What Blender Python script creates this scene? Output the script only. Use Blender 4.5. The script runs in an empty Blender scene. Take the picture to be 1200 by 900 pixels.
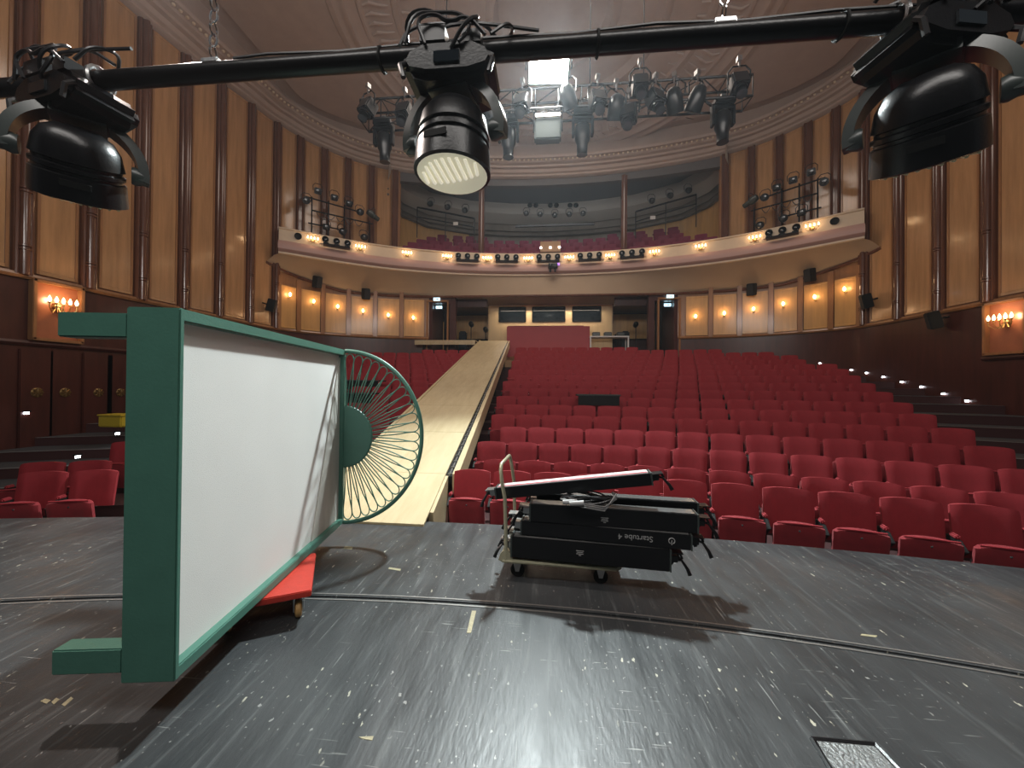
import bpy, math, random
from math import sin, cos, tan, pi, radians, atan2, asin, sqrt, hypot
from mathutils import Vector, Matrix
random.seed(7)
S = bpy.context.scene
COL = S.collection
V = Vector

# ------------------------------------------------------------------ camera
TH, PT, RO, F = radians(5.5), radians(.38), radians(.56), 450.0
f0 = V((-sin(TH), cos(TH), 0)); r0 = V((cos(TH), sin(TH), 0))
cf = (f0 * cos(PT) + V((0, 0, sin(PT)))).normalized(); u0 = r0.cross(cf)
cr = r0 * cos(RO) + u0 * sin(RO); cu = u0 * cos(RO) - r0 * sin(RO)
EYE = V((0, 0, 1.6))
cam = bpy.data.cameras.new('camera'); co = bpy.data.objects.new('camera', cam); COL.objects.link(co)
cam.sensor_width = 36; cam.lens = 36 * F / 1200; cam.clip_start = .05; cam.clip_end = 200
co.matrix_world = Matrix(((cr.x, cu.x, -cf.x, EYE.x), (cr.y, cu.y, -cf.y, EYE.y), (cr.z, cu.z, -cf.z, EYE.z), (0, 0, 0, 1)))
S.camera = co

def ray(x, y): return cf + cr * ((x - 600) / F) - cu * ((y - 450) / F)
def atY(x, y, Y): v = ray(x, y); return EYE + v * (Y / v.y)
def atX(x, y, X): v = ray(x, y); return EYE + v * (X / v.x)
def atZ(x, y, z): v = ray(x, y); return EYE + v * ((z - 1.6) / v.z)
def cm(X, Z, z): return V((r0.x * X + f0.x * Z, r0.y * X + f0.y * Z, z))   # lateral, distance ahead, height

# ------------------------------------------------------------------ materials
MATS = {}
def mat(name, col, rough=.5, metal=0, noise=0, nscale=8, stretch=(1, 1, 1), bump=0, bscale=40, col2=None,
        emit=None, estr=0, coat=0, sheen=0, spec=.5, alpha=None):
    if name in MATS: return MATS[name]
    m = bpy.data.materials.new(name); m.use_nodes = True; nt = m.node_tree; N = nt.nodes; L = nt.links
    b = N['Principled BSDF']
    b.inputs['Base Color'].default_value = (*col, 1); b.inputs['Roughness'].default_value = rough
    b.inputs['Metallic'].default_value = metal; b.inputs['Specular IOR Level'].default_value = spec
    if coat: b.inputs['Coat Weight'].default_value = coat; b.inputs['Coat Roughness'].default_value = .12
    if sheen: b.inputs['Sheen Weight'].default_value = sheen; b.inputs['Sheen Roughness'].default_value = .5; b.inputs['Sheen Tint'].default_value = (1, .5, .5, 1)
    if emit: b.inputs['Emission Color'].default_value = (*emit, 1); b.inputs['Emission Strength'].default_value = estr
    tc = N.new('ShaderNodeTexCoord'); mp = N.new('ShaderNodeMapping'); mp.inputs['Scale'].default_value = stretch
    L.new(tc.outputs['Object'], mp.inputs['Vector'])
    if noise or col2:
        n = N.new('ShaderNodeTexNoise'); n.inputs['Scale'].default_value = nscale; n.inputs['Detail'].default_value = 6; n.inputs['Roughness'].default_value = .6
        L.new(mp.outputs[0], n.inputs['Vector'])
        rp = N.new('ShaderNodeValToRGB'); rp.color_ramp.elements[0].position = .3; rp.color_ramp.elements[1].position = .7
        c2 = col2 or tuple(c * (1 - noise) for c in col)
        rp.color_ramp.elements[0].color = (*c2, 1); rp.color_ramp.elements[1].color = (*col, 1)
        L.new(n.outputs['Fac'], rp.inputs[0]); L.new(rp.outputs[0], b.inputs['Base Color'])
    if bump:
        n2 = N.new('ShaderNodeTexNoise'); n2.inputs['Scale'].default_value = bscale; n2.inputs['Detail'].default_value = 4
        L.new(mp.outputs[0], n2.inputs['Vector'])
        bp = N.new('ShaderNodeBump'); bp.inputs['Strength'].default_value = bump; bp.inputs['Distance'].default_value = .02
        L.new(n2.outputs['Fac'], bp.inputs['Height']); L.new(bp.outputs[0], b.inputs['Normal'])
    if alpha is not None:
        b.inputs['Transmission Weight'].default_value = 1; b.inputs['IOR'].default_value = 1.45
    MATS[name] = m; return m

velvet = mat('red_velvet', (.29, .012, .020), .8, noise=.18, nscale=14, stretch=(1, 1, .6), bump=.15, bscale=220, sheen=.1)
velvet_b = mat('red_velvet_seat', (.23, .009, .016), .8, noise=.2, nscale=12, bump=.15, bscale=220, sheen=.2)
dark = mat('black_metal', (.005, .005, .006), .3, spec=.35, bump=.05, bscale=90)
darkm = mat('black_matte', (.008, .008, .008), .7, spec=.25)
alum = mat('worn_aluminium', (.5, .5, .5), .3, 1, bump=.1, bscale=60)
chrome = mat('chrome', (.75, .75, .75), .15, 1)
veneer = mat('wall_veneer', (.54, .30, .14), .2, noise=.28, nscale=3.2, stretch=(2.6, 2.6, .22), coat=.5, bump=.06, bscale=3)
veneer2 = mat('pale_veneer', (.64, .36, .13), .33, noise=.2, nscale=3, stretch=(2.6, 2.6, .22), coat=.2)
frame_w = mat('frame_wood', (.36, .17, .07), .3, noise=.3, nscale=5, stretch=(2, 2, .3), coat=.3)
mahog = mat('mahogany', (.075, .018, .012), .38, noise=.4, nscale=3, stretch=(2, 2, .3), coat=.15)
pil_m = mat('pilaster_wood', (.15, .06, .035), .22, noise=.35, nscale=5, stretch=(2, 2, .2), coat=.5)
plaster = mat('ceiling_plaster', (.46, .355, .30), .8, noise=.1, nscale=2, bump=.12, bscale=12)
plaster_d = mat('dome_plaster', (.47, .37, .33), .8, noise=.1, nscale=2)
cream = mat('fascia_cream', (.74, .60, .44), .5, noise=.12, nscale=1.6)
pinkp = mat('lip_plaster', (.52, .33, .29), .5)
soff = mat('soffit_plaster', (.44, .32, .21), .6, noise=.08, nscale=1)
ply = mat('pale_plywood', (.56, .46, .29), .45, col2=(.46, .36, .21), nscale=3.5, stretch=(2.4, .35, 1), bump=.05, bscale=20)
ply2 = mat('plywood_wall', (.78, .56, .30), .5, noise=.12, nscale=3, stretch=(2, 2, .3))
greenp = mat('green_paint', (.068, .19, .145), .42, noise=.12, nscale=6, bump=.06, bscale=60)
canvas = mat('white_canvas', (.80, .79, .76), .8, noise=.05, nscale=2.5, bump=.08, bscale=160)
redp = mat('red_paint', (.50, .035, .02), .45, noise=.15, nscale=20, bump=.08, bscale=50)
khaki = mat('khaki_metal', (.42, .40, .28), .35, .3, noise=.2, nscale=20)
rubber = mat('tan_rubber', (.42, .24, .08), .6)
glassd = mat('dark_glass', (.008, .012, .016), .06, spec=.8)
cable_m = mat('cable_black', (.02, .02, .022), .35)
bulb_m = mat('warm_bulb', (1, .7, .4), .5, emit=(1, .66, .34), estr=14)
white_led = mat('cool_led', (1, 1, 1), .5, emit=(.85, .92, 1), estr=14)
flood_m = mat('flood_glass', (1, 1, 1), .5, emit=(1, .98, .9), estr=260)
bar_m = mat('lamp_tube', (1, 1, 1), .5, emit=(1, .97, .9), estr=6)
exit_m = mat('exit_glow', (.5, .8, .9), .5, emit=(.55, .85, 1), estr=2.2)
brass = mat('brass', (.55, .38, .16), .35, 1)
gold = mat('gilt', (.20, .12, .04), .4, .6)
lens_c = mat('pale_lens', (.75, .70, .50), .3, noise=.1, nscale=8)
yellow = mat('yellow_plastic', (.55, .42, .03), .5)
blackply = mat('aisle_carpet', (.016, .018, .022), .9)
nosing = mat('grey_nosing', (.16, .16, .17), .6)
redbox = mat('red_booth_paint', (.42, .05, .06), .55, noise=.08, nscale=2)
whitep = mat('white_paint', (.75, .74, .72), .5)
ledface = mat('batten_lens', (.82, .80, .80), .25, noise=.08, nscale=9)
pinkl = mat('pink_line', (.6, .06, .10), .4)
greytext = mat('grey_print', (.32, .32, .32), .5)
purple = mat('purple_lamp', (.4, .2, .6), .4, emit=(.45, .2, .9), estr=1.5)
greym = mat('fixture_grey', (.04, .05, .048), .36, spec=.6)
carp = mat('stalls_floor', (.05, .016, .016), .9)
concrete = mat('stage_house_wall', (.05, .05, .05), .9)

def floor_mat(name, k=1.0):
    m = bpy.data.materials.new(name); m.use_nodes = True; nt = m.node_tree; N = nt.nodes; L = nt.links; b = N['Principled BSDF']
    tc = N.new('ShaderNodeTexCoord')
    def noise(scale, st, rot=0, detail=5, dist=0):
        mp = N.new('ShaderNodeMapping'); mp.inputs['Scale'].default_value = st; mp.inputs['Rotation'].default_value = (0, 0, rot)
        mp.vector_type = 'TEXTURE' if False else 'POINT'
        L.new(tc.outputs['Object'], mp.inputs['Vector'])
        n = N.new('ShaderNodeTexNoise'); n.inputs['Scale'].default_value = scale; n.inputs['Detail'].default_value = detail; n.inputs['Distortion'].default_value = dist
        L.new(mp.outputs[0], n.inputs['Vector']); return n.outputs['Fac']
    def ramp(s, a, bb, c0=(0, 0, 0, 1), c1=(1, 1, 1, 1)):
        r = N.new('ShaderNodeValToRGB'); r.color_ramp.elements[0].position = a; r.color_ramp.elements[1].position = bb
        r.color_ramp.elements[0].color = c0; r.color_ramp.elements[1].color = c1; L.new(s, r.inputs[0]); return r.outputs[0]
    def mix(fac, a, bcol, blend='MIX'):
        mx = N.new('ShaderNodeMix'); mx.data_type = 'RGBA'; mx.blend_type = blend
        if isinstance(fac, float): mx.inputs['Factor'].default_value = fac
        else: L.new(fac, mx.inputs['Factor'])
        if isinstance(a, tuple): mx.inputs['A'].default_value = a
        else: L.new(a, mx.inputs['A'])
        if isinstance(bcol, tuple): mx.inputs['B'].default_value = bcol
        else: L.new(bcol, mx.inputs['B'])
        return mx.outputs['Result']
    def mul(a, bb):
        q = N.new('ShaderNodeMath'); q.operation = 'MULTIPLY'; L.new(a, q.inputs[0])
        if isinstance(bb, float): q.inputs[1].default_value = bb
        else: L.new(bb, q.inputs[1])
        return q.outputs[0]
    base = ramp(noise(1.3, (1, 1, 1), .4), .3, .75, (.022 * k, .024 * k, .026 * k, 1), (.050 * k, .054 * k, .057 * k, 1))
    s1 = ramp(noise(2.4, (9, .7, 1), .55, 7, .6), .56, .74)      # long soft smears
    c = mix(mul(s1, .35), base, (.16, .17, .17, 1))
    s2 = mul(ramp(noise(5, (14, .6, 1), .35, 3, .3), .66, .70), ramp(noise(1.1, (1, 1, 1), 0, 2), .45, .62))
    c = mix(mul(s2, .55), c, (.30, .31, .30, 1))
    s3 = mul(ramp(noise(6, (.7, 16, 1), .75, 2, .3), .69, .72), ramp(noise(1.4, (1, 1, 1), 1.1, 2), .5, .62))
    c = mix(mul(s3, .6), c, (.38, .39, .37, 1))
    s4 = ramp(noise(15, (1.9, .8, 1), .5, 3), .685, .705)      # paint flecks
    s4 = mul(s4, ramp(noise(1.0, (1, 1, 1), 2.0, 2), .47, .56))
    c = mix(mul(s4, .8), c, (.52, .50, .40, 1))
    s5 = mul(ramp(noise(34, (1.2, .8, 1), .2, 2), .685, .705), ramp(noise(1.6, (1, 1, 1), .7, 2), .45, .55))
    c = mix(mul(s5, .6), c, (.40, .40, .38, 1))
    L.new(c, b.inputs['Base Color'])
    L.new(ramp(noise(4, (2, .5, 1), .5), .3, .75, (.30, .30, .30, 1), (.52, .52, .52, 1)), b.inputs['Roughness'])
    bp = N.new('ShaderNodeBump'); bp.inputs['Strength'].default_value = .18; bp.inputs['Distance'].default_value = .01
    L.new(noise(22, (2, .5, 1), .5), bp.inputs['Height']); L.new(bp.outputs[0], b.inputs['Normal'])
    b.inputs['Specular IOR Level'].default_value = .5
    return m
stage_m = floor_mat('stage_floor_paint'); stage_m2 = floor_mat('apron_floor_paint', 1.05)

# ------------------------------------------------------------------ mesh builder
class MB:
    def __init__(s): s.v = []; s.f = []
    def add(s, vs, fs):
        b = len(s.v); s.v += [tuple(v) for v in vs]; s.f += [tuple(b + i for i in f) for f in fs]; return s
    def box(s, c, d, rz=0, M=None):
        R = M or Matrix.Rotation(rz, 3, 'Z'); c = V(c)
        vs = [c + R @ V((sx * d[0] / 2, sy * d[1] / 2, sz * d[2] / 2)) for sx in (-1, 1) for sy in (-1, 1) for sz in (-1, 1)]
        return s.add(vs, [(0, 1, 3, 2), (4, 6, 7, 5), (0, 4, 5, 1), (2, 3, 7, 6), (0, 2, 6, 4), (1, 5, 7, 3)])
    def hexa(s, p):   # 8 points: bottom ring 4, top ring 4
        return s.add(p, [(3, 2, 1, 0), (4, 5, 6, 7), (0, 1, 5, 4), (1, 2, 6, 5), (2, 3, 7, 6), (3, 0, 4, 7)])
    def tube(s, pts, r, n=8, close=False):
        pts = [V(p) for p in pts]; m = len(pts); rings = []; up = V((0, 0, 1)); pn = None
        for i, p in enumerate(pts):
            if close: t = pts[(i + 1) % m] - pts[i - 1]
            else: t = pts[min(i + 1, m - 1)] - pts[max(i - 1, 0)]
            t.normalize()
            a = pn if pn is not None else (up if abs(t.dot(up)) < .95 else V((1, 0, 0)))
            a = (a - t * a.dot(t))
            if a.length < 1e-5: a = t.orthogonal()
            a.normalize(); pn = a; b = t.cross(a)
            rr = r[i] if isinstance(r, (list, tuple)) else r
            rings.append([p + (a * cos(2 * pi * k / n) + b * sin(2 * pi * k / n)) * rr for k in range(n)])
        vs = [q for g in rings for q in g]; fs = []
        for i in range(m if close else m - 1):
            j = (i + 1) % m
            for k in range(n): fs.append((i * n + k, i * n + (k + 1) % n, j * n + (k + 1) % n, j * n + k))
        if not close: fs += [tuple(range(n))[::-1], tuple((m - 1) * n + k for k in range(n))]
        return s.add(vs, fs)
    def lathe(s, prof, c=(0, 0, 0), M=None, n=24, cap=True):   # prof (r, z)
        M = M or Matrix.Identity(3); c = V(c)
        vs = [c + M @ V((max(r, 1e-4) * cos(2 * pi * k / n), max(r, 1e-4) * sin(2 * pi * k / n), z)) for r, z in prof for k in range(n)]
        fs = [(i * n + k, i * n + (k + 1) % n, (i + 1) * n + (k + 1) % n, (i + 1) * n + k) for i in range(len(prof) - 1) for k in range(n)]
        if cap: fs += [tuple(range(n))[::-1], tuple((len(prof) - 1) * n + k for k in range(n))]
        return s.add(vs, fs)
    def grid(s, rows):   # rows of equal-length point lists
        n = len(rows[0]); vs = [p for r in rows for p in r]
        return s.add(vs, [(i * n + k, i * n + k + 1, (i + 1) * n + k + 1, (i + 1) * n + k) for i in range(len(rows) - 1) for k in range(n - 1)])
    def prism(s, pts, off):   # planar outline extruded by vector
        n = len(pts); off = V(off); vs = [V(p) for p in pts] + [V(p) + off for p in pts]
        return s.add(vs, [tuple(range(n))[::-1], tuple(range(n, 2 * n))] + [(k, (k + 1) % n, n + (k + 1) % n, n + k) for k in range(n)])
    def mesh(s, name, m, smooth=True, bevel=0):
        me = bpy.data.meshes.new(name); me.from_pydata(s.v, [], s.f); me.update(); me.validate()
        import bmesh
        bm = bmesh.new(); bm.from_mesh(me); bmesh.ops.recalc_face_normals(bm, faces=bm.faces)
        if bevel: bmesh.ops.bevel(bm, geom=[e for e in bm.edges if len(e.link_faces) == 2 and e.calc_face_angle(0) > .5], offset=bevel, segments=2, affect='EDGES', clamp_overlap=True)
        bm.to_mesh(me); bm.free()
        me.materials.append(m)
        if smooth: me.shade_smooth(); me.set_sharp_from_angle(angle=radians(38))
        return me
    def build(s, name, m, parent=None, smooth=True, bevel=0, loc=None):
        o = bpy.data.objects.new(name, s.mesh(name, m, smooth, bevel)); COL.objects.link(o)
        if parent: o.parent = parent
        if loc is not None: o.location = loc
        return o

def tag(o, label, cat, group=None, kind=None):
    if label: o['label'] = label
    if cat: o['category'] = cat
    if group: o['group'] = group
    if kind: o['kind'] = kind
    return o
def struct(o): o['kind'] = 'structure'; return o
def empty(name, loc=(0, 0, 0), rz=0):
    o = bpy.data.objects.new(name, None); o.empty_display_size = .1; COL.objects.link(o); o.location = loc; o.rotation_euler = (0, 0, rz); return o
def kids(o): return [c for c in bpy.data.objects if c.parent == o]
def copy_tree(o, parent=None):
    c = o.copy(); COL.objects.link(c); c.parent = parent
    for ch in list(o.children): copy_tree(ch, c)
    return c
ORD = ['first', 'second', 'third', 'fourth', 'fifth', 'sixth', 'seventh', 'eighth', 'ninth', 'tenth', 'eleventh', 'twelfth', 'thirteenth', 'fourteenth',
       'fifteenth', 'sixteenth', 'seventeenth', 'eighteenth', 'nineteenth', 'twentieth', 'twenty-first', 'twenty-second', 'twenty-third', 'twenty-fourth']
def interp(tab, x):
    if x <= tab[0][0]: return tab[0][1]
    for (a, b), (c, d) in zip(tab, tab[1:]):
        if x <= c: t = (x - a) / (c - a); return b + (d - b) * t
    return tab[-1][1]

# ------------------------------------------------------------------ plan of the hall
HALF = [(11, -2.0), (11, 13.4), (10.95, 14.3), (10.6, 15.0), (10.15, 15.6), (9.6, 16.12), (8.9, 16.62), (8.05, 17.05), (6.95, 17.37), (5.65, 17.6)]
for _ in range(2):
    q = [HALF[0], HALF[1]]
    for a, b in zip(HALF[1:], HALF[2:]): q += [(a[0] * .75 + b[0] * .25, a[1] * .75 + b[1] * .25), (a[0] * .25 + b[0] * .75, a[1] * .25 + b[1] * .75)]
    q.append(HALF[-1]); HALF = [q[0]] + q[2:]
ARC = [0.0]
for a, b in zip(HALF, HALF[1:]): ARC.append(ARC[-1] + hypot(b[0] - a[0], b[1] - a[1]))
def wall_at(s, side):   # point and inward normal at arc length
    s = max(0, min(s, ARC[-1] - 1e-6)); i = max(k for k in range(len(ARC) - 1) if ARC[k] <= s)
    t = (s - ARC[i]) / (ARC[i + 1] - ARC[i]); a, b = HALF[i], HALF[i + 1]
    p = V((a[0] + (b[0] - a[0]) * t, a[1] + (b[1] - a[1]) * t, 0)); d = V((b[0] - a[0], b[1] - a[1], 0)).normalized()
    if i > 0 and i + 2 < len(HALF):      # blend the direction along the bend
        a0, b1 = HALF[max(i - 1, 0)], HALF[i + 2]
        d0 = (V((b[0] - a[0], b[1] - a[1], 0)).normalized() + V((a[0] - a0[0], a[1] - a0[1], 0)).normalized()).normalized()
        d1 = (V((b[0] - a[0], b[1] - a[1], 0)).normalized() + V((b1[0] - b[0], b1[1] - b[1], 0)).normalized()).normalized()
        d = (d0 * (1 - t) + d1 * t).normalized()
    n = V((-d.y, d.x, 0))
    return (V((p.x * side, p.y, 0)), V((n.x * side, n.y, 0)))
def s_at(side, px):     # arc length where a viewing direction meets the wall
    v = ray(px, 450); best = None
    for k in range(2400):
        s = ARC[-1] * k / 2400; p, _ = wall_at(s, side)
        e = abs(p.x / p.y - v.x / v.y) if p.y > .5 else 9
        if best is None or e < best[0]: best = (e, s)
    return best[1]
DADO = 3.82
CORN = [(0, 11.3), (9, 11.35), (11, 11.5), (12.5, 11.8), (14.5, 12.05), (16, 11.9), (17.4, 11.62), (18.2, 11.5)]
BALC = [(0, 17.72), (1.5, 17.68), (3, 17.52), (4.5, 17.22), (6, 16.75), (7.1, 16.3), (8.1, 15.75), (9.2, 15.0), (10.1, 14.3), (10.7, 13.85)]
def spl(tab, x):    # smooth version of the table
    return (interp(tab, x - .35) + 2 * interp(tab, x) + interp(tab, x + .35)) / 4 if x > .4 else interp(tab, x)
def balc(x): return spl(BALC, abs(x))

# walls
def wall_strip(side, z0, z1, off, s0=0, s1=None, name='wall', m=mahog, n=60, ztop=None):
    s1 = s1 if s1 is not None else ARC[-1]; b = MB(); lo = []; hi = []
    for k in range(n + 1):
        p, nn = wall_at(s0 + (s1 - s0) * k / n, side); q = p + nn * off
        lo.append(V((q.x, q.y, z0))); hi.append(V((q.x, q.y, ztop(p.y) if ztop else z1)))
    lo2 = [];hi2 = []
    for k in range(n + 1):
        p, nn = wall_at(s0 + (s1 - s0) * k / n, side); q = p + nn * (off - .25)
        lo2.append(V((q.x, q.y, z0))); hi2.append(V((q.x, q.y, ztop(p.y) if ztop else z1)))
    b.grid([lo, hi, hi2, lo2]); return b
LPX = [22, 100, 162, 212, 254, 290, 321, 348, 377, 405, 433, 461]
RPX = [1160, 1102, 1054, 1012, 979, 946, 912, 879, 848]
ntrim = [2]
def trim(b, m, bevel=0, smooth=True, name=None):
    ntrim[0] += 1; return struct(b.build(name or 'trim_%d' % ntrim[0], m, bevel=bevel, smooth=smooth))

for side, nm, pxs in ((-1, 'left', LPX), (1, 'right', RPX)):
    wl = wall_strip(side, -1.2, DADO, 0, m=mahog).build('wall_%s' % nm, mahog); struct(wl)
    so = s_at(side, 463 if side < 0 else 846) + .12
    up = wall_strip(side, DADO, 12, -.02, 0, so, ztop=lambda y: interp(CORN, y) + .3).build('upper_wall', frame_w, wl)
    wall_strip(side, DADO, 7.3, -.02, so, ARC[-1], n=12).build('upper_wall', frame_w, wl)
    # dado mouldings
    for z, r, mm in ((DADO, .055, frame_w), (2.42, .05, mahog)):
        if z < 3: pts = [wall_at(s / 10 * s_at(side, 330 if side < 0 else 1153), side) for s in range(0, 11)]
        else: pts = [wall_at(s, side) for s in [ARC[-1] * k / 80 for k in range(81)]]
        b = MB(); b.grid([[V((p.x, p.y, z + dz)) + n * o for p, n in pts] for o, dz in ((-.02, r), (r * 1.3, r), (r * 1.6, 0), (r, -r), (-.02, -r))])
        b.build('dado_moulding', mm, wl)
    ss = [s_at(side, px) for px in pxs]
    first = ss[0]; pitch = ss[1] - ss[0]
    allS = [first - pitch * k for k in range(4, 0, -1)] + ss
    s_end = s_at(side, 321 if side < 0 else 1012) + .3
    for i, s in enumerate(allS):
        p, n = wall_at(s, side); t = V((-n.y, n.x, 0)); rz = atan2(t.y, t.x); top = interp(CORN, p.y) + .1
        w = .32 if s < s_at(side, 330 if side < 0 else 1000) else .24
        if s > s_end:
            b = MB(); b.box(p + n * .03 + V((0, 0, (7.0 + top) / 2)), (.26, .10, top - 7.0), rz)
            for q in (-1, 1): b.tube([p + t * q * .1 + n * .08 + V((0, 0, 7.0)), p + t * q * .1 + n * .08 + V((0, 0, top))], .035, 8)
            trim(b, pil_m, smooth=True); continue
        b = MB(); b.box(p + n * .02 + V((0, 0, (DADO + top) / 2)), (w, .07, top - DADO), rz)
        b.tube([p + n * .07 + V((0, 0, DADO + .02)), p + n * .07 + V((0, 0, top))], w * .26, 12)
        for q in (-1, 1): b.tube([p + t * q * w * .36 + n * .055 + V((0, 0, DADO + .02)), p + t * q * w * .36 + n * .055 + V((0, 0, top))], w * .12, 8)
        tr = trim(b, pil_m)
        b = MB()
        for z in (DADO + .55, DADO + .62, DADO + 1.75, DADO + 1.82):
            b.lathe([(w * .26, -.03), (w * .34, -.015), (w * .34, .015), (w * .26, .03)], p + n * .07 + V((0, 0, z)), n=14)
        b.build('shaft_ring', pil_m, tr)
    # panels between pilasters
    for i in range(len(allS) - 1):
        a, c = allS[i], allS[i + 1]
        if a < 0.3: continue
        m_ = 14; g = min(.24, (c - a) * .22)
        def panel(z0, z1f, mm, nm2):
            b = MB(); rows = []
            a2, c2 = a + g, c - g
            pts = [wall_at(a2 + (c2 - a2) * k / 4, side) for k in range(5)]
            rows = [[V((p.x, p.y, 0)) + n * o + V((0, 0, (z0 + dz) if lowr else z1f(p.y) + dz)) for p, n in pts]
                    for o, dz, lowr in ((-.02, 0, 1), (.035, 0, 1), (.035, .07, 1), (.02, .08, 1), (.02, -.08, 0), (.035, -.07, 0), (.035, 0, 0), (-.02, 0, 0))]
            b.grid(rows); b.build(nm2, mm, wl)
            b = MB()
            for q in (a2 - .02, c2 - .02):
                P0, n0 = wall_at(q, side); P1, n1 = wall_at(q + .05, side)
                z1 = z1f(P0.y)
                b.prism([P0 + n0 * -.02 + V((0, 0, z0)), P0 + n0 * .04 + V((0, 0, z0)), P1 + n1 * .04 + V((0, 0, z0)), P1 + n1 * -.02 + V((0, 0, z0))], (0, 0, z1 - z0))
            b.build('panel_frame', frame_w, wl, smooth=False)
        panel(DADO + .1 if a < s_end - .4 else 7.2, lambda y: interp(CORN, y) - .03, veneer, 'wall_panel')
# panels under the balcony between ends of the last pilaster and the doors
for side in (-1, 1):
    wl = bpy.data.objects['wall_left' if side < 0 else 'wall_right']
    px = (324, 348, 377, 407.5, 439, 470, 499) if side < 0 else (1008, 974, 938, 903, 866, 832, 800)
    ss = [s_at(side, p) for p in px]
    for i, s in enumerate(ss):
        if i == len(ss) - 1: continue
        a, c = s, ss[i + 1]
        p, n = wall_at(a, side); t = V((-n.y, n.x, 0)); rz = atan2(t.y, t.x)
        MB().box(p + n * .06 + V((0, 0, 4.9)), (.17, .1, 2.15), rz).build('panel_stile', frame_w, wl, bevel=.01)
        pts = [wall_at(a + .11 + (c - a - .22) * k / 4, side) for k in range(5)]
        b = MB(); b.grid([[V((p.x, p.y, z)) + n * o for p, n in pts] for o, z in ((0, DADO + .08), (.07, DADO + .08), (.07, DADO + .14), (.055, DADO + .15), (.055, 5.55), (.07, 5.56), (.07, 5.62), (0, 5.62))])
        b.build('wall_panel', veneer2, wl)
# gallery and rear walls
REAR = [(-5.65, 17.6), (-5.5, 17.75), (-4.72, 17.75), (-4.72, 17.95), (-4.5, 17.95), (-4.5, 21.2), (4.5, 21.2), (4.5, 17.95), (4.72, 17.95), (4.72, 17.75), (5.5, 17.75), (5.65, 17.6)]
b = MB()
for x0, x1, z0, z1 in ((-5.68, -5.5, -1, 7), (-5.5, -4.66, 5.5, 7), (-4.66, -4.4, -1, 7), (4.4, 4.66, -1, 7), (4.66, 5.5, 5.5, 7), (5.5, 5.68, -1, 7)):
    b.box(((x0 + x1) / 2, 17.78, (z0 + z1) / 2), (x1 - x0, .3, z1 - z0))
b.box((0, 21.3, 3.5), (11.5, .2, 9)); b.box((-5.75, 19.5, 3.5), (.2, 3.6, 9)); b.box((5.75, 19.5, 3.5), (.2, 3.6, 9))
for sx in (-1, 1):
    b.box((sx * 3.75, 18.3, 6.15), (1.5, .3, 1.5))
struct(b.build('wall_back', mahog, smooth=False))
b = MB()
GAL = [(7.75, 17.25), (8.1, 18.3), (7.9, 19.6), (7.0, 21.0), (4.8, 22.1), (2.4, 22.6), (0, 22.8)]
G2 = [(-x, y) for x, y in GAL] + [(x, y) for x, y in GAL[::-1][1:]]
wg = struct(MB().grid([[V((x, y, z)) for x, y in G2] for z in (6.6, 12.2)]).build('wall_gallery', mat('gallery_dark', (.30, .25, .20), .6, noise=.3, nscale=2)))
GI = [(x * .985, y - .08) for x, y in G2]
for sg in (-1, 1):
    gi = [(x, y) for x, y in GI if x * sg > 4.0]
    MB().grid([[V((x, y, z)) for x, y in gi] for z in (6.6, 10.45)]).build('gallery_wainscot', veneer2, wg)
b = MB()
for z, r in ((10.48, .05), (10.75, .03)): b.tube([V((x * .97, y - .12, z)) for x, y in G2], r, 8)
b.build('wainscot_rail', mat('dull_bronze', (.10, .08, .06), .4), wg)
# sloping acoustic hood over the gallery
MB().grid([[V((x * .97, y - .15, 11.15)) for x, y in G2], [V((x * .93, y - .75, 11.5)) for x, y in G2], [V((x * .93, y - .75, 12.1)) for x, y in G2]]).build('gallery_hood', mat('hood_grey', (.42, .38, .33), .6), wg)
MB().grid([[V((x, y - .6, 12.1)) for x, y in G2], [V((x, 17.6, 12.1)) for x, y in G2]]).build('gallery_ceiling', mat('hood_dark', (.10, .10, .11), .6), wg)
# header beam of the gallery opening follows the cornice
b = MB()
hx = [-7.7 + 15.4 * k / 28 for k in range(29)]
def yc(x): return 17.22 + 1.05 * (1 - (x / 7.6) ** 2)
b.grid([[V((x, yc(x) + dy, z)) for x in hx] for dy, z in ((.3, 11.2), (0, 11.2), (0, 11.75), (.3, 11.75))])
trim(b, mat('header_dark', (.11, .10, .10), .6))
for px in (565, 731):
    v = ray(px, 230); x = v.x / v.y * 18.2; b = MB(); b.box((x, yc(x) + .1, 9.2), (.26, .26, 4.4)); b.tube([(x, yc(x) - .04, 7.2), (x, yc(x) - .04, 11.4)], .06)
    trim(b, pil_m)

# balcony -----------------------------------------------------------
bal = empty('balcony'); bal.location = (0, 17.7, 6.7); struct(bal)
def bw(o): o.location = V(o.location) - V((0, 17.7, 6.7)); return o
NX = 72; bxs = [-10.55 + 21.1 * k / NX for k in range(NX + 1)]
def bn(x):
    e = .05; t = V((2 * e, balc(x + e) - balc(x - e), 0)).normalized(); return V((-t.y, t.x, 0)) * 1.0   # pointing to the rear
def brow(off, z): return [V((x, balc(x), z)) + bn(x) * off for x in bxs]
def endc(rows):   # bend both ends back to the wall
    return [[V((-11.0, 14.7, r[0].z))] + r + [V((11.0, 14.7, r[0].z))] for r in rows]
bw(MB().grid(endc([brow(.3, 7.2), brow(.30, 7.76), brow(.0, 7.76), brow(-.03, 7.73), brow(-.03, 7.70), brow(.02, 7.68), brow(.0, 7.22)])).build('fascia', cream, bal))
bw(MB().grid(endc([brow(.0, 7.23), brow(-.06, 7.22), brow(-.15, 7.12), brow(-.19, 7.0), brow(-.17, 6.88), brow(-.08, 6.80), brow(-.02, 6.78)])).build('lip_moulding', pinkp, bal))
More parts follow.
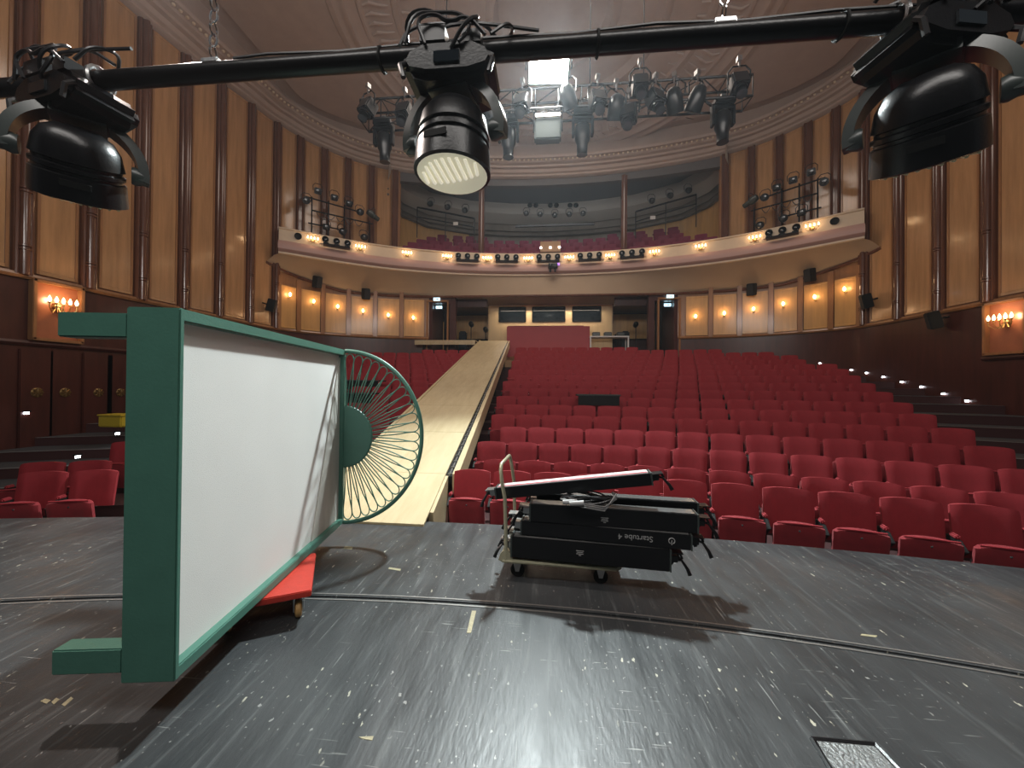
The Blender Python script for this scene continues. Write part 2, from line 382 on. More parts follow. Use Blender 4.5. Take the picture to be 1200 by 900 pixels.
bw(MB().grid(endc([brow(-.02, 6.79), brow(-.07, 6.77), brow(-.07, 6.71), brow(.02, 6.69)])).build('lower_bead', cream, bal))
# soffit to the rear wall
rear_pts = []
for x in bxs:
    sgn = -1 if x < 0 else 1; ax = abs(x)
    if ax > 5.2:
        t = (ax - 5.2) / (10.55 - 5.2); p, n = wall_at(ARC[-1] + (s_at_end - ARC[-1]) * t if False else ARC[-1] - (ARC[-1] - 15.9) * t, sgn)
        rear_pts.append(V((p.x, p.y, 5.82 + .55 * max(0, t - .55) / .45)))
    else: rear_pts.append(V((x * 5.65 / 5.2, 17.62, 5.80)))
def mid(a, b, t, dz=0): return a + (b - a) * t + V((0, 0, dz))
fr = brow(.0, 6.70)
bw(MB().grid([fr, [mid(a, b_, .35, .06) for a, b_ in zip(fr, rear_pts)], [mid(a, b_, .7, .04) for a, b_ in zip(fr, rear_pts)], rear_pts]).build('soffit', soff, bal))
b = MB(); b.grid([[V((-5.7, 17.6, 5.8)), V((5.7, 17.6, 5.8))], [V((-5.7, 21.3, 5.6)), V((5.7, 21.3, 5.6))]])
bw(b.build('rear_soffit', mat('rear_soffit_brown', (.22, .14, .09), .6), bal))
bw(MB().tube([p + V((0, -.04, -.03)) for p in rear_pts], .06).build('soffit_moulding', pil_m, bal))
# gallery floor
bw(MB().grid([brow(.3, 7.2), [V((x * .63, 20.5, 7.35)) for x in bxs]]).build('gallery_floor', mahog, bal))

# ceiling and cornice ------------------------------------------------
SC = [wall_at(ARC[-1] * k / 90, -1) for k in range(6, 90)]
def cfront(off):   # full cornice curve, left wall over the gallery and back along the right wall
    L_ = []
    for k in range(4, 86):
        s = (ARC[-1] - 2.05) * k / 85; p, n = wall_at(s, -1); L_.append((p + n * off, p.y))
    mid_ = []
    for k in range(1, 24):
        x = -7.45 + 14.9 * k / 24; mid_.append((V((x, yc(x) - off, 0)), yc(x)))
    R_ = [(V((-p.x, p.y, 0)), y) for p, y in L_[::-1]]
    return L_ + mid_ + R_
def crow(off, dz, flat=None): return [V((p.x, p.y, flat if flat else interp(CORN, min(y, 18.2)) + dz)) for p, y in cfront(off)]
cb = MB().grid([crow(-.3, .0), crow(.12, .0), crow(.2, .05), crow(.2, .12), crow(.3, .16), crow(.36, .28), crow(.5, .30), crow(.52, .38), crow(.66, .42), crow(.7, .50), crow(.86, .52), crow(.88, .62), crow(.72, .66), crow(.6, 0, 12.95)])
cor = struct(cb.build('trim_cornice', plaster))
b = MB(); pts = crow(.79, .46)
acc = 0
for a, c in zip(pts, pts[1:]):
    d = (c - a).length; k = acc
    while k < d:
        q = a + (c - a) * (k / d)
        if q.y > 8: b.lathe([(.0, -.05), (.045, -.02), (.045, .02), (0, .05)], q, n=6, cap=False)
        k += .2
    acc = k - d
b.build('bead_row', cream, cor)
CZ = 12.75; CC = V((0, 12.0, CZ))
cbm = MB()
edge = crow(1.25, 0, CZ); edge2 = crow(1.2, 0, CZ + .12); edge3 = crow(.5, 0, CZ + .2)
RR = 6.6
poly = [p for p in edge] + [V((edge[-1].x, -2.6, CZ)), V((edge[0].x, -2.6, CZ))]
def hit(A):
    d = V((cos(A), sin(A), 0)); best = 20
    for p, q in zip(poly, poly[1:] + poly[:1]):
        e = q - p; den = d.x * e.y - d.y * e.x
        if abs(den) < 1e-9: continue
        w_ = p - CC; t = (w_.x * e.y - w_.y * e.x) / den; u_ = (w_.x * d.y - w_.y * d.x) / den
        if t > 0 and -1e-6 <= u_ <= 1 + 1e-6: best = min(best, t)
    return best
rs = []
for k in range(241):
    A = 2 * pi * k / 240; d = V((cos(A), sin(A), 0)); ro = hit(A); rs.append([CC + d * RR, CC + d * (RR + ro) / 2, CC + d * ro])
cbm.grid(rs)
cbm.grid([edge3, edge2, edge])
ceil = struct(cbm.build('ceiling', plaster))
prof = [(6.75, .0), (6.7, -.07), (6.55, -.10), (6.45, -.04), (6.38, -.04), (6.3, -.1), (6.2, -.1), (6.12, -.03), (5.9, .0), (5.85, -.05), (5.78, -.05), (5.7, .02),
        (4.9, .10), (4.85, .04), (4.7, .02), (4.62, .10), (3.6, .22), (3.5, .14), (3.35, .12), (3.25, .2), (3.15, .3), (2.1, .42), (2.0, .34), (1.85, .32), (1.75, .42), (1.7, .6), (1.2, .85), (.5, .95), (0.01, .98)]
b = MB().lathe(prof, CC, n=96, cap=False); b.build('ceiling_medallion', plaster, ceil)
b = MB()
for k in range(110):     # plaster leaf scrolls round the rings
    A = 2 * pi * k / 110; d = V((cos(A), sin(A), 0)); t = V((-sin(A), cos(A), 0))
    b.tube([CC + d * 5.70 + V((0, 0, .0)), CC + d * 5.5 + t * .1 + V((0, 0, -.0)), CC + d * 5.2 + t * .03 + V((0, 0, .03)), CC + d * 4.98 + V((0, 0, .08))], [.03, .05, .045, .02], 5)
for k in range(64):
    A = 2 * pi * k / 64; d = V((cos(A), sin(A), 0))
    b.tube([CC + d * 4.6 + V((0, 0, .07)), CC + d * 4.35 + V((0, 0, .09))], [.05, .03], 5)
b.build('plaster_leaves', plaster, ceil)

# floors -----------------------------------------------------------
SR, SCX, SAP = 28.0, -1.0, 4.42
def edge_y(x): return SAP - (SR - sqrt(SR * SR - (x - SCX) ** 2))
def seam_y(x): return 2.80 - (15.5 - sqrt(15.5 ** 2 - (x + .6) ** 2))
xs = [-11 + 22 * k / 60 for k in range(61)]
b = MB(); b.grid([[V((x, -9, -.25)) for x in xs], [V((x, -9, 0)) for x in xs], [V((x, seam_y(x) - .012, 0)) for x in xs], [V((x, seam_y(x) - .012, -.25)) for x in xs]])
struct(b.build('floor_stage', stage_m))
b = MB(); b.grid([[V((x, seam_y(x) + .012, -.25)) for x in xs], [V((x, seam_y(x) + .012, 0)) for x in xs], [V((x, edge_y(x), 0)) for x in xs], [V((x, edge_y(x), -.06)) for x in xs], [V((x, edge_y(x) - .05, -.06)) for x in xs], [V((x, edge_y(x) - .05, -.6)) for x in xs]])
struct(b.build('floor_apron', stage_m2))
seam_m = mat('seam_metal', (.30, .29, .28), .4, .7)
for o in (-.045, .03):
    b = MB(); b.grid([[V((x, seam_y(x) + o, .001)) for x in xs], [V((x, seam_y(x) + o, .004)) for x in xs], [V((x, seam_y(x) + o + .014, .004)) for x in xs], [V((x, seam_y(x) + o + .014, .001)) for x in xs]])
    trim(b, seam_m)
b = MB(); b.grid([[V((x, seam_y(x) - .03, -.2)) for x in xs], [V((x, seam_y(x) + .03, -.2)) for x in xs]]); trim(b, darkm)
ROWH = [-1.177, -1.177, -1.0, -.81, -.62, -.435, -.252, -.04, .168, .382, .593, .79, 1.0, 1.21, 1.41, 1.626, 1.837]
OFF = [.57, .98, .45, .93, .30, .52, .93, .33, .71, .10, .52, .90, .26, .62, .0, .35, .7]
def rowc(n): R = 1 / (.0588 - .0025 * n); return R, -1.1 + .05 * n, 5.27 + .79 * n
def row_y(n, x): R, cx, y0 = rowc(n); return y0 - R + sqrt(R * R - (x - cx) ** 2)
tb = MB(); nb = MB()
xs2 = [-10.99 + 21.98 * k / 56 for k in range(57)]
prev = [V((x, edge_y(x) - .04, -.53)) for x in xs2]; rows = [prev]
for n in range(1, 17):
    z0 = 1.6 + ROWH[n - 1] - .95; z1 = 1.6 + ROWH[n] - .95
    yy = [row_y(n, x) - .42 for x in xs2]
    rows.append([V((x, y, z0)) for x, y in zip(xs2, yy)]); rows.append([V((x, y + .001, z1)) for x, y in zip(xs2, yy)])
    if n > 1:
        for sgn in (-1, 1):
            xe = [x for x in xs2 if x * sgn > 6.4 + .2 * n]
            nb.grid([[V((x, row_y(n, x) - .43, z1 + .004)) for x in xe], [V((x, row_y(n, x) - .36, z1 + .006)) for x in xe]]) if len(xe) > 1 else None
rows.append([V((x, 21.2, 1.6 + 1.837 - .95)) for x in xs2])
tb.grid(rows); fl = struct(tb.build('floor_stalls', carp, smooth=False))
nb.build('step_nosing', nosing, fl, smooth=False)
ab = MB()
for n in range(0, 16):
    for sgn in (-1, 1):
        x0 = (6.0 + .25 * n) if sgn > 0 else (7.3 + .2 * n); x0 = min(x0, 9.1)
        xa = [sgn * (x0 + (10.95 - x0) * k / 6) for k in range(7)]; z = 1.6 + ROWH[n] - .95 + .006
        ab.grid([[V((x, row_y(n, x) - .36, z)) for x in xa], [V((x, row_y(n + 1, x) - .42, z)) for x in xa]])
ab.build('aisle_carpet', mat('aisle_grey', (.045, .048, .055), .8, noise=.3, nscale=20), fl, smooth=False)

# ------------------------------------------------------------------ ramp
def rampz(y): return 0.012 + (y - 4.2) * .235 if y < 5.5 else .3175 + (y - 5.5) * .2705
def rxl(y): return interp([(4.1, -2.92), (5.5, -2.98), (18.3, -3.32)], y)
def rxr(y): return interp([(4.1, -1.39), (5.5, -1.49), (18.3, -2.0)], y)
rp = empty('catwalk_ramp', (-2.2, 4.3, 0)); tag(rp, 'long pale plywood ramp climbing from the stage over the red seats', 'ramp')
def rl(o): o.location = V(o.location) - V((-2.2, 4.3, 0)); return o
js = [4.25, 5.5, 7.05, 8.6, 10.2, 11.9, 13.6, 15.3, 16.9, 18.4]
for a, c in zip(js, js[1:]):
    a2 = a + .006; b = MB()
    b.hexa([V((rxl(a2), a2, rampz(a2) - .03)), V((rxr(a2), a2, rampz(a2) - .03)), V((rxr(c), c, rampz(c) - .03)), V((rxl(c), c, rampz(c) - .03)),
            V((rxl(a2), a2, rampz(a2))), V((rxr(a2), a2, rampz(a2))), V((rxr(c), c, rampz(c))), V((rxl(c), c, rampz(c)))])
    rl(b.build('deck_board', ply, rp, smooth=False))
b = MB(); a, c = 5.5, 18.4
def xoff(y): return .05 + .05 * (18.4 - y) / 12.9
b.hexa([V((rxr(y) + q * xoff(y), y, rampz(y) + dz)) for dz in (-.14, -.035) for y, q in ((a, 0.05), (a, 1), (c, 1), (c, 0.05))])
rl(b.build('cable_channel', darkm, rp, smooth=False))
b = MB()
b.hexa([V((rxr(y) + q * xoff(y), y, rampz(y) + dz)) for dz in (-.34, .0) for y, q in ((a, 1.0), (a, 1.9), (c, 1.9), (c, 1.0))])
rl(b.build('side_rail', ply, rp, smooth=False))
b = MB(); b.hexa([V((rxr(y) + q * xoff(y), y, rampz(y) + dz)) for dz in (-.034, -.028) for y, q in ((5.52, .4), (5.52, .6), (18.38, .6), (18.38, .4))])
for k in range(60):
    y = 5.56 + k * .2; x = rxr(y) + .5 * xoff(y); b.box((x, y, rampz(y) - .025), (.5 * xoff(y), .07, .01), 0)
rl(b.build('channel_slots', alum, rp, smooth=False))
b = MB(); b.hexa([V((x, y, z)) for z in (-.5,) for x, y in ((rxr(4.5) - .02, 4.55), (rxr(4.5) + .04, 4.55), (rxr(5.5) + .04, 5.5), (rxr(5.5) - .02, 5.5))] + [V((x, y, z)) for x, y, z in ((rxr(4.5) - .02, 4.55, rampz(4.55) - .03), (rxr(4.5) + .04, 4.55, rampz(4.55) - .03), (rxr(5.5) + .04, 5.5, rampz(5.5) - .03), (rxr(5.5) - .02, 5.5, rampz(5.5) - .03))])
rl(b.build('side_panel', ply, rp, smooth=False))
b = MB(); b.hexa([V((rxl(y) + q, y, rampz(y) + dz)) for dz in (-.2, .02) for y, q in ((5.0, -.06), (5.0, 0), (18.4, 0), (18.4, -.06))]); rl(b.build('edge_board', ply, rp, smooth=False))
b = MB()
for y in range(7, 18, 2):
    for x in (rxl(y) + .08, rxr(y) - .08): b.tube([(x, y + .25, rampz(y + .25) - .04), (x, y + .25, rampz(y + .25) - 1.35)], .03, 8)
rl(b.build('support_post', darkm, rp))
zt = rampz(18.4)
pf = empty('plywood_platform', (-4.6, 17.3, zt - .12)); tag(pf, 'flat pale platform joining the top end of the ramp on its left', 'platform')
poly_ = [(-6.15, 17.12), (-3.34, 17.12), (-3.34, 18.35), (-4.62, 18.35), (-4.62, 17.56), (-5.3, 17.56), (-6.15, 17.3)]
MB().prism([(x + 4.6, y - 17.3, -.02) for x, y in poly_], (0, 0, .02)).build('platform_top', ply, pf, smooth=False)
MB().box((-.145, -.2, -.11), (2.81, .03, .2)).build('front_board', ply, pf, smooth=False)
for x in (-1.2, -.2, .9): MB().box((x, 0, -.62), (.05, .05, 1.1)).build('support_post', darkm, pf)

# ------------------------------------------------------------------ seats
def arch_back(w, h, t, bow=.04):
    b = MB(); nx = 10; nz = 6; fr, bk = [], []
    for j in range(nz + 1):
        z = h * j / nz; r1, r2 = [], []
        for i in range(nx + 1):
            u = -1 + 2 * i / nx; zz = z * (1 - .03 * u ** 4 - (0.035 * u * u)) if j == nz else z
            ed = (1 - max(abs(u) ** 8, 0)) ; pin = .012 * (1 if j in (0, nz) else 0)
            x = u * w / 2 * (1 - (.012 if j == nz else 0)) * (1 + .02 * j / nz)
            cv = -.03 * (1 - u * u)
            r1.append(V((x, -t / 2 - cv * -1 * -1 + .0 + (t * .35 if abs(u) == 1 else 0) + pin, zz))); r2.append(V((x, t / 2 - cv * -1 * -1 - (t * .25 if abs(u) == 1 else 0), zz)))
        fr.append(r1); bk.append(r2)
    b.grid(fr); b.grid(bk)
    # close border
    ring1 = fr[0] + [r[-1] for r in fr[1:]] + fr[-1][::-1][1:] + [r[0] for r in fr[::-1][1:]]
    ring2 = bk[0] + [r[-1] for r in bk[1:]] + bk[-1][::-1][1:] + [r[0] for r in bk[::-1][1:]]
    b.grid([ring1, ring2]); return b
def tiltx(b, ang, dy=0, dz=0):
    c, s_ = cos(ang), sin(ang); b.v = [(x, y * c - z * s_ + dy, y * s_ + z * c + dz) for x, y, z in b.v]; return b
back_me = tiltx(arch_back(.505, .47, .085), radians(-9), 0, .49).mesh('backrest', velvet)
seat_me = tiltx(arch_back(.47, .40, .10), radians(9), -.24, .24).mesh('seat_cushion', velvet_b)
rim_me = MB().tube([V((-.21, -.31, .642)), V((0, -.315, .648)), V((.21, -.31, .642))], .012, 6).mesh('seat_piping', velvet)
b = MB(); b.lathe([(0, -.012), (.012, -.008), (.014, 0), (.010, .006), (0, .008)], (0, -.238 - .07, .57), Matrix.Rotation(pi / 2, 3, 'X'), n=10, cap=False); knob_me = b.mesh('seat_number_stud', chrome)
b = MB(); b.prism([(-.285, -.06, .0), (-.285, .08, .0), (-.285, .07, .62), (-.285, -.14, .62), (-.285, -.26, .54), (-.285, -.10, .42)], (.035, 0, 0)); side_me = b.mesh('side_frame', darkm, bevel=.006)
b = MB(); b.box((-.27, -.07, .64), (.042, .12, .045)); arm_me = b.mesh('armrest', velvet, bevel=.012)
# light-weight single mesh for distant rows
far_b = MB()
for me in (back_me, seat_me, arm_me):
    far_b.add([v.co for v in me.vertices], [tuple(p.vertices) for p in me.polygons])
far_me = far_b.mesh('theatre_seat', velvet)
def link(me, name, parent=None):
    o = bpy.data.objects.new(name, me); COL.objects.link(o); o.parent = parent; return o
proto = None
SEATS = []
for n in range(17):
    R, cx, y0 = rowc(n)
    xr_lim = min(5.75 + .28 * n, 8.95); xl_lim = -min(7.35 + .22 * n, 9.3) if n else -8.6
    row = []
    for k in range(-22, 24):
        th = (k + .5 + OFF[n]) * .56 / R
        x = cx + R * sin(th); y = y0 - R + R * cos(th)
        if x > xr_lim - .2 or x < xl_lim + .2: continue
        ya = y - .1
        if rxl(max(4.2, y)) - .36 < x < rxr(max(4.2, y)) + (.42 if y > 5.4 else .36): continue
        if n >= 14 and -3.0 < x < 3.2 and y > 18.2: continue
        # keep clear of the curved rear wall
        if y > 12:
            lim = min((hypot(abs(x) - a[0], y - a[1]) for a in HALF[1:]))
            if lim < .75: continue
            if y > 16.9 and abs(x) > 5.3: continue
            if abs(x) > 8.9 and y > 15: continue
            if y > 17.0 and abs(x) > 4.0: continue
            if n == 16 and x < -2: continue
        row.append((x, y, th))
    L_ = sorted([r for r in row if r[0] < -2], key=lambda r: -r[0]); R_ = sorted([r for r in row if r[0] > -2], key=lambda r: r[0])
    for lst, sd in ((L_, 'left'), (R_, 'right')):
        for i, (x, y, th) in enumerate(lst): SEATS.append((n, i, sd, x, y, th))
def in_view(x, y, z):
    q = V((x, y, z)) - EYE; d = q.dot(cf)
    if d < .3: return False
    px = 600 + F * q.dot(cr) / d; py = 450 - F * q.dot(cu) / d
    if not (-20 < px < 1215 and py < 900): return False
    if 152 < px < 400 and py > 380: return False      # wholly behind the bed set piece
    return True
vis = [s for s in SEATS if in_view(s[3], s[4], 1.6 + ROWH[s[0]])]
hid = [s for s in SEATS if s not in vis]
vis.sort(key=lambda s: (V((s[3], s[4], 1)) - EYE).length)
NEAR = vis[:300]; REST = vis[300:]
def seat_tree(loc, rz):
    r = empty('theatre_seat', loc, rz)
    link(back_me, 'backrest', r); s_ = link(seat_me, 'seat', r); link(rim_me, 'piping', s_); link(knob_me, 'number_stud', s_); link(side_me, 'side_frame', r); link(arm_me, 'armrest', r)
    return r
TXT = {0: 'front row', 16: 'last row'}
for (n, i, sd, x, y, th) in NEAR:
    z = 1.6 + ROWH[n] - .95; loc = (x, y, z); rz = -th + random.uniform(-.012, .012)
    if n <= 8:
        if proto is None: proto = seat_tree(loc, rz); o = proto
        else: o = copy_tree(proto); o.location = loc; o.rotation_euler = (0, 0, rz)
    else:
        o = link(far_me, 'theatre_seat'); o.location = loc; o.rotation_euler = (0, 0, rz)
    rt = 'the front row' if n == 0 else '%s row from the stage' % ORD[n]
    tag(o, 'red velvet seat in %s, %s %s of the plywood ramp' % (rt, ORD[i], sd), 'seat', 'red seats of the stalls')
if REST:
    b = MB(); fv = [v.co.copy() for v in far_me.vertices]; ff = [tuple(p.vertices) for p in far_me.polygons]
    for (n, i, sd, x, y, th) in REST:
        M = Matrix.Translation((x, y, 1.6 + ROWH[n] - .95)) @ Matrix.Rotation(-th, 4, 'Z'); b.add([M @ v for v in fv], ff)
    o = b.build('theatre_seats', velvet); tag(o, 'rearmost rows of red velvet seats below the balcony', 'seats', None, 'stuff')
# balcony seats
gsm = mat('balcony_velvet', (.17, .02, .05), .8, sheen=.2)
gs_b = MB(); gs_b.v = [v.co[:] for v in far_me.vertices]; gs_b.f = [tuple(p.vertices) for p in far_me.polygons]
gs_me = gs_b.mesh('balcony_seat', gsm)
for r_ in range(5):
    k = 0
    hw = (7.4, 7.2, 6.9, 6.5, 6.0)[r_]; xi = -hw
    names = ('front', 'second', 'third', 'fourth', 'back')
    while xi <= hw:
        n_ = bn(xi); off = .55 + .78 * r_
        p = V((xi, balc(xi), 0)) + n_ * off
        if p.y < 21.2 and (abs(p.x) < 6.9 - .12 * r_) and not (abs(xi - .05) < .8 and r_ == 1):
            o = link(gs_me, 'balcony_seat'); o.location = (p.x, p.y, 7.12 + .47 * r_); o.rotation_euler = (0, 0, atan2(-n_.x, n_.y))
            tag(o, 'dark red balcony seat, %s from the left in the %s balcony row' % (ORD[k] if k < 24 else ORD[k - 24].replace('first', 'twenty-fifth').replace('second', 'twenty-sixth').replace('third', 'twenty-seventh').replace('fourth', 'twenty-eighth'), names[r_]), 'seat', 'seats on the balcony'); k += 1
        t_ = .60; xi += t_ * abs(n_.y)

# ------------------------------------------------------------------ lamps on walls
def point(name, loc, e, col=(1, .62, .32), r=.06, parent=None):
    l = bpy.data.lights.new(name, 'POINT'); l.energy = e; l.color = col; l.shadow_soft_size = r
    o = bpy.data.objects.new(name, l); COL.objects.link(o); o.location = loc
    if parent: o.parent = parent
    return o
# balcony fascia sconces
FS = [(366, 284), (422, 293), (477, 300), (524, 305), (571, 306), (619, 306), (667, 306), (715, 302), (767, 299), (821, 294), (884.5, 283), (952, 267)]
nm_side = {}
def on_fascia(px):
    v = ray(px, 300); x = 0
    for _ in range(40): x = v.x / v.y * balc(x)
    return x
fsc = None
for i, (px, py) in enumerate(FS):
    x = on_fascia(px); p = V((x, balc(x), 7.44)) - bn(x) * .02; rz = atan2(-bn(x).x, bn(x).y)
    if fsc is None:
        fsc = empty('fascia_sconce'); MB().lathe([(.0, -.02), (.07, -.02), (.05, .03), (0, .04)], (0, -.02, -.02), Matrix.Rotation(pi / 2, 3, 'X'), n=14).build('backplate', brass, fsc)
        b = MB()
        for q in (-.18, -.06, .06, .18): b.tube([(0, -.02, -.03), (q * .6, -.08, -.11), (q, -.12, -.06), (q, -.12, .0)], .010, 6); b.lathe([(.012, -.02), (.026, .0), (.02, .012)], (q, -.12, .0), n=8)
        b.build('candle_arms', brass, fsc)
        for q in (-.18, -.06, .06, .18):
            MB().lathe([(.006, 0), (.021, .022), (.025, .05), (.015, .085), (.002, .115)], (q, -.12, .012), n=8).build('bulb', bulb_m, fsc)
        point('sconce_light', (0, -.28, .1), 2.6, parent=fsc); o = fsc
    else: o = copy_tree(fsc)
    o.location = p; o.rotation_euler = (0, 0, rz)
    w = '%s gilt four-candle sconce from the left along the balcony front' % ORD[i]
    tag(o, w, 'wall lamp', 'candle sconces on the balcony front')
WS = [(-1, 336, 347), (-1, 365, 355), (-1, 394, 361), (-1, 424.5, 366), (-1, 454.5, 371), (-1, 484, 374), (1, 814, 372.5), (1, 847.5, 369), (1, 882.5, 364), (1, 918, 358), (1, 956, 350), (1, 992, 340.7)]
wsc = None; cnt = {-1: 0, 1: 0}
for sd, px, py in WS:
    s = s_at(sd, px); p, n = wall_at(s, sd); z = (EYE + ray(px, py) * (p.y / ray(px, py).y)).z; p = V((p.x, p.y, z)) + n * .06; rz = atan2(n.x, -n.y)
    if wsc is None:
        wsc = empty('wall_sconce'); MB().lathe([(.0, -.02), (.04, -.015), (.03, .02), (0, .03)], (0, -.01, -.06), Matrix.Rotation(pi / 2, 3, 'X'), n=12).build('backplate', brass, wsc)
        MB().tube([(0, -.02, -.06), (0, -.08, -.09), (0, -.11, -.03)], .010, 6).build('arm', brass, wsc)
        MB().lathe([(.01, -.03), (.035, 0), (.05, .05), (.03, .1), (.003, .13)], (0, -.11, 0), n=12).build('bulb', bulb_m, wsc)
        point('sconce_light', (0, -.17, .08), 5.5, parent=wsc); o = wsc
    else: o = copy_tree(wsc)
    o.location = p; o.rotation_euler = (0, 0, rz)
    i = cnt[sd]; cnt[sd] += 1
    tag(o, 'small glowing wall sconce under the balcony, %s %s' % (ORD[i], 'from the left end of left wall' if sd < 0 else 'right of the right doorway'), 'wall lamp', 'sconces under the balcony')
for sd, px, py in ((-1, 67, 357), (1, 1180, 375)):
    p = atX(px, py, sd * 10.95); o = empty('candelabra_sconce', p, pi / 2 * -sd if sd > 0 else pi / 2)
    o.rotation_euler = (0, 0, -pi / 2 if sd > 0 else pi / 2)
    MB().lathe([(.0, -.02), (.09, -.02), (.06, .03), (0, .05)], (0, 0, -.05), Matrix.Rotation(pi / 2, 3, 'X'), n=14).build('backplate', brass, o)
    b = MB()
    for q in (-.24, -.12, 0, .12, .24): b.tube([(0, -.02, -.05), (q * .6, -.1, -.2), (q, -.16, -.1), (q, -.16, .0)], .012, 6); b.lathe([(.012, -.02), (.035, .0), (.025, .015)], (q, -.16, .0), n=8)
    b.build('candle_arms', brass, o)
    for q in (-.24, -.12, 0, .12, .24): MB().lathe([(.006, 0), (.024, .025), (.03, .06), (.018, .10), (.002, .14)], (q, -.16, .012), n=8).build('bulb', bulb_m, o)
    point('sconce_light', (0, -.22, .1), 14, parent=o)
    tag(o, 'five-candle wall sconce shining on the dark wood of the %s side wall' % ('left' if sd < 0 else 'right'), 'wall lamp')
    # framed recess round it
    b = MB()
    y0 = p.y - .42; y1 = p.y + .42
    for yy in (y0, y1): b.box((sd * 10.93, yy, 3.15), (.14, .07, 1.3))
    b.box((sd * 10.93, p.y, 2.52), (.14, .9, .07)); b.box((sd * 10.93, p.y, 3.77), (.14, .9, .06))
    trim(b, frame_w, bevel=.01)
    b = MB(); b.box((sd * 10.99, p.y, 3.15), (.03, .78, 1.2)); trim(b, mat('niche_wood', (.38, .14, .07), .3, noise=.2, nscale=4, coat=.3))
# gilt rosette doors on the left wall
for px in (43, 76, 115, 141):
    p = atX(px, 460, -10.95); b = MB(); b.box((-10.97, p.y, 1.2), (.05, .62 if px > 90 else .55, 2.2))
    d = trim(b, mahog, bevel=.015)
    b = MB(); b.lathe([(0, .02), (.035, .02), (.045, .01), (.08, .015), (.105, .0)], (-10.94, p.y, p.z), Matrix.Rotation(pi / 2, 3, 'Y'), n=16)
    for k in range(8): b.tube([V((-10.92, p.y, p.z)), V((-10.92, p.y + .1 * cos(k * pi / 4), p.z + .1 * sin(k * pi / 4)))], [.02, .012], 5)
    b.build('gilt_rosette', gold, d)

# step lights low on the side walls
RL = [(961, 425.8), (998, 433.5), (1016, 437), (1036, 441.7), (1058, 447.6), (1081, 453.2), (1106.7, 461.4), (1134.6, 469.8), (1165, 479), (1198, 490)]
st_me = MB().box((0, 0, 0), (.03, .07, .05)).mesh('led', white_led)
ho_me = MB().box((0, 0, .035), (.05, .12, .03)).mesh('housing', darkm)
for i, (px, py) in enumerate(RL):
    s = s_at(1, px); p, n = wall_at(s, 1); z = (EYE + ray(px, py) * (p.y / ray(px, py).y)).z
    o = empty('step_light', V((p.x, p.y, z)) + n * .03); link(st_me, 'led', o); link(ho_me, 'housing', o)
    tag(o, 'tiny white step light on the right wall, %s counted from the front' % ORD[len(RL) - 1 - i], 'step light', 'step lights on the right wall')
for i, (px, py, X, lab) in enumerate(((31, 484, -10.93, 'in the dark doorway area'), (91, 535, -9.0, 'on a step beside the left seats'), (137.5, 508, -9.2, 'on the step under the yellow box'))):
    p = atX(px, py, X); o = empty('step_light', p); link(st_me, 'led', o); link(ho_me, 'housing', o)
    tag(o, 'small white step light at far left, %s' % lab, 'step light')
p = atX(140, 500, -9.4); yb = empty('yellow_box', p); MB().box((0, 0, .13), (.55, .4, .24)).build('box_body', yellow, yb, bevel=.02); MB().box((0, 0, .26), (.58, .43, .04)).build('lid', yellow, yb, bevel=.01)
tag(yb, 'yellow plastic box on the left aisle steps beyond the seats', 'box')

# wall loudspeakers
for sd, px, py, lab in ((-1, 368, 332, 'nearer of two under the left balcony'), (-1, 427.5, 346, 'farther of two under the left balcony'), (-1, 309, 358, 'on the left wall ahead of the balcony end'),
                        (1, 880, 341, 'farther of two under the right balcony'), (1, 951, 324, 'nearer of two under the right balcony'), (1, 1024, 353, 'on a right wall panel ahead of the balcony'), (1, 1107, 375, 'hung on the dark wood of the right wall')):
    s = s_at(sd, px); p, n = wall_at(s, sd); z = (EYE + ray(px, py) * (p.y / ray(px, py).y)).z
    o = empty('wall_speaker', V((p.x, p.y, z)) + n * .28); o.rotation_euler = (radians(14), radians(8 * sd), atan2(n.x, -n.y) - .5 * sd)
    MB().box((0, 0, 0), (.30, .26, .48)).build('cabinet', darkm, o, bevel=.02)
    MB().box((0, -.135, 0), (.26, .012, .43)).build('grille', mat('speaker_grille', (.02, .02, .02), .9, bump=.3, bscale=200), o)
    MB().tube([(0, .1, 0), (0, .3, .0)], .025).build('bracket', dark, o)
    tag(o, 'black wall loudspeaker, %s' % lab, 'loudspeaker')

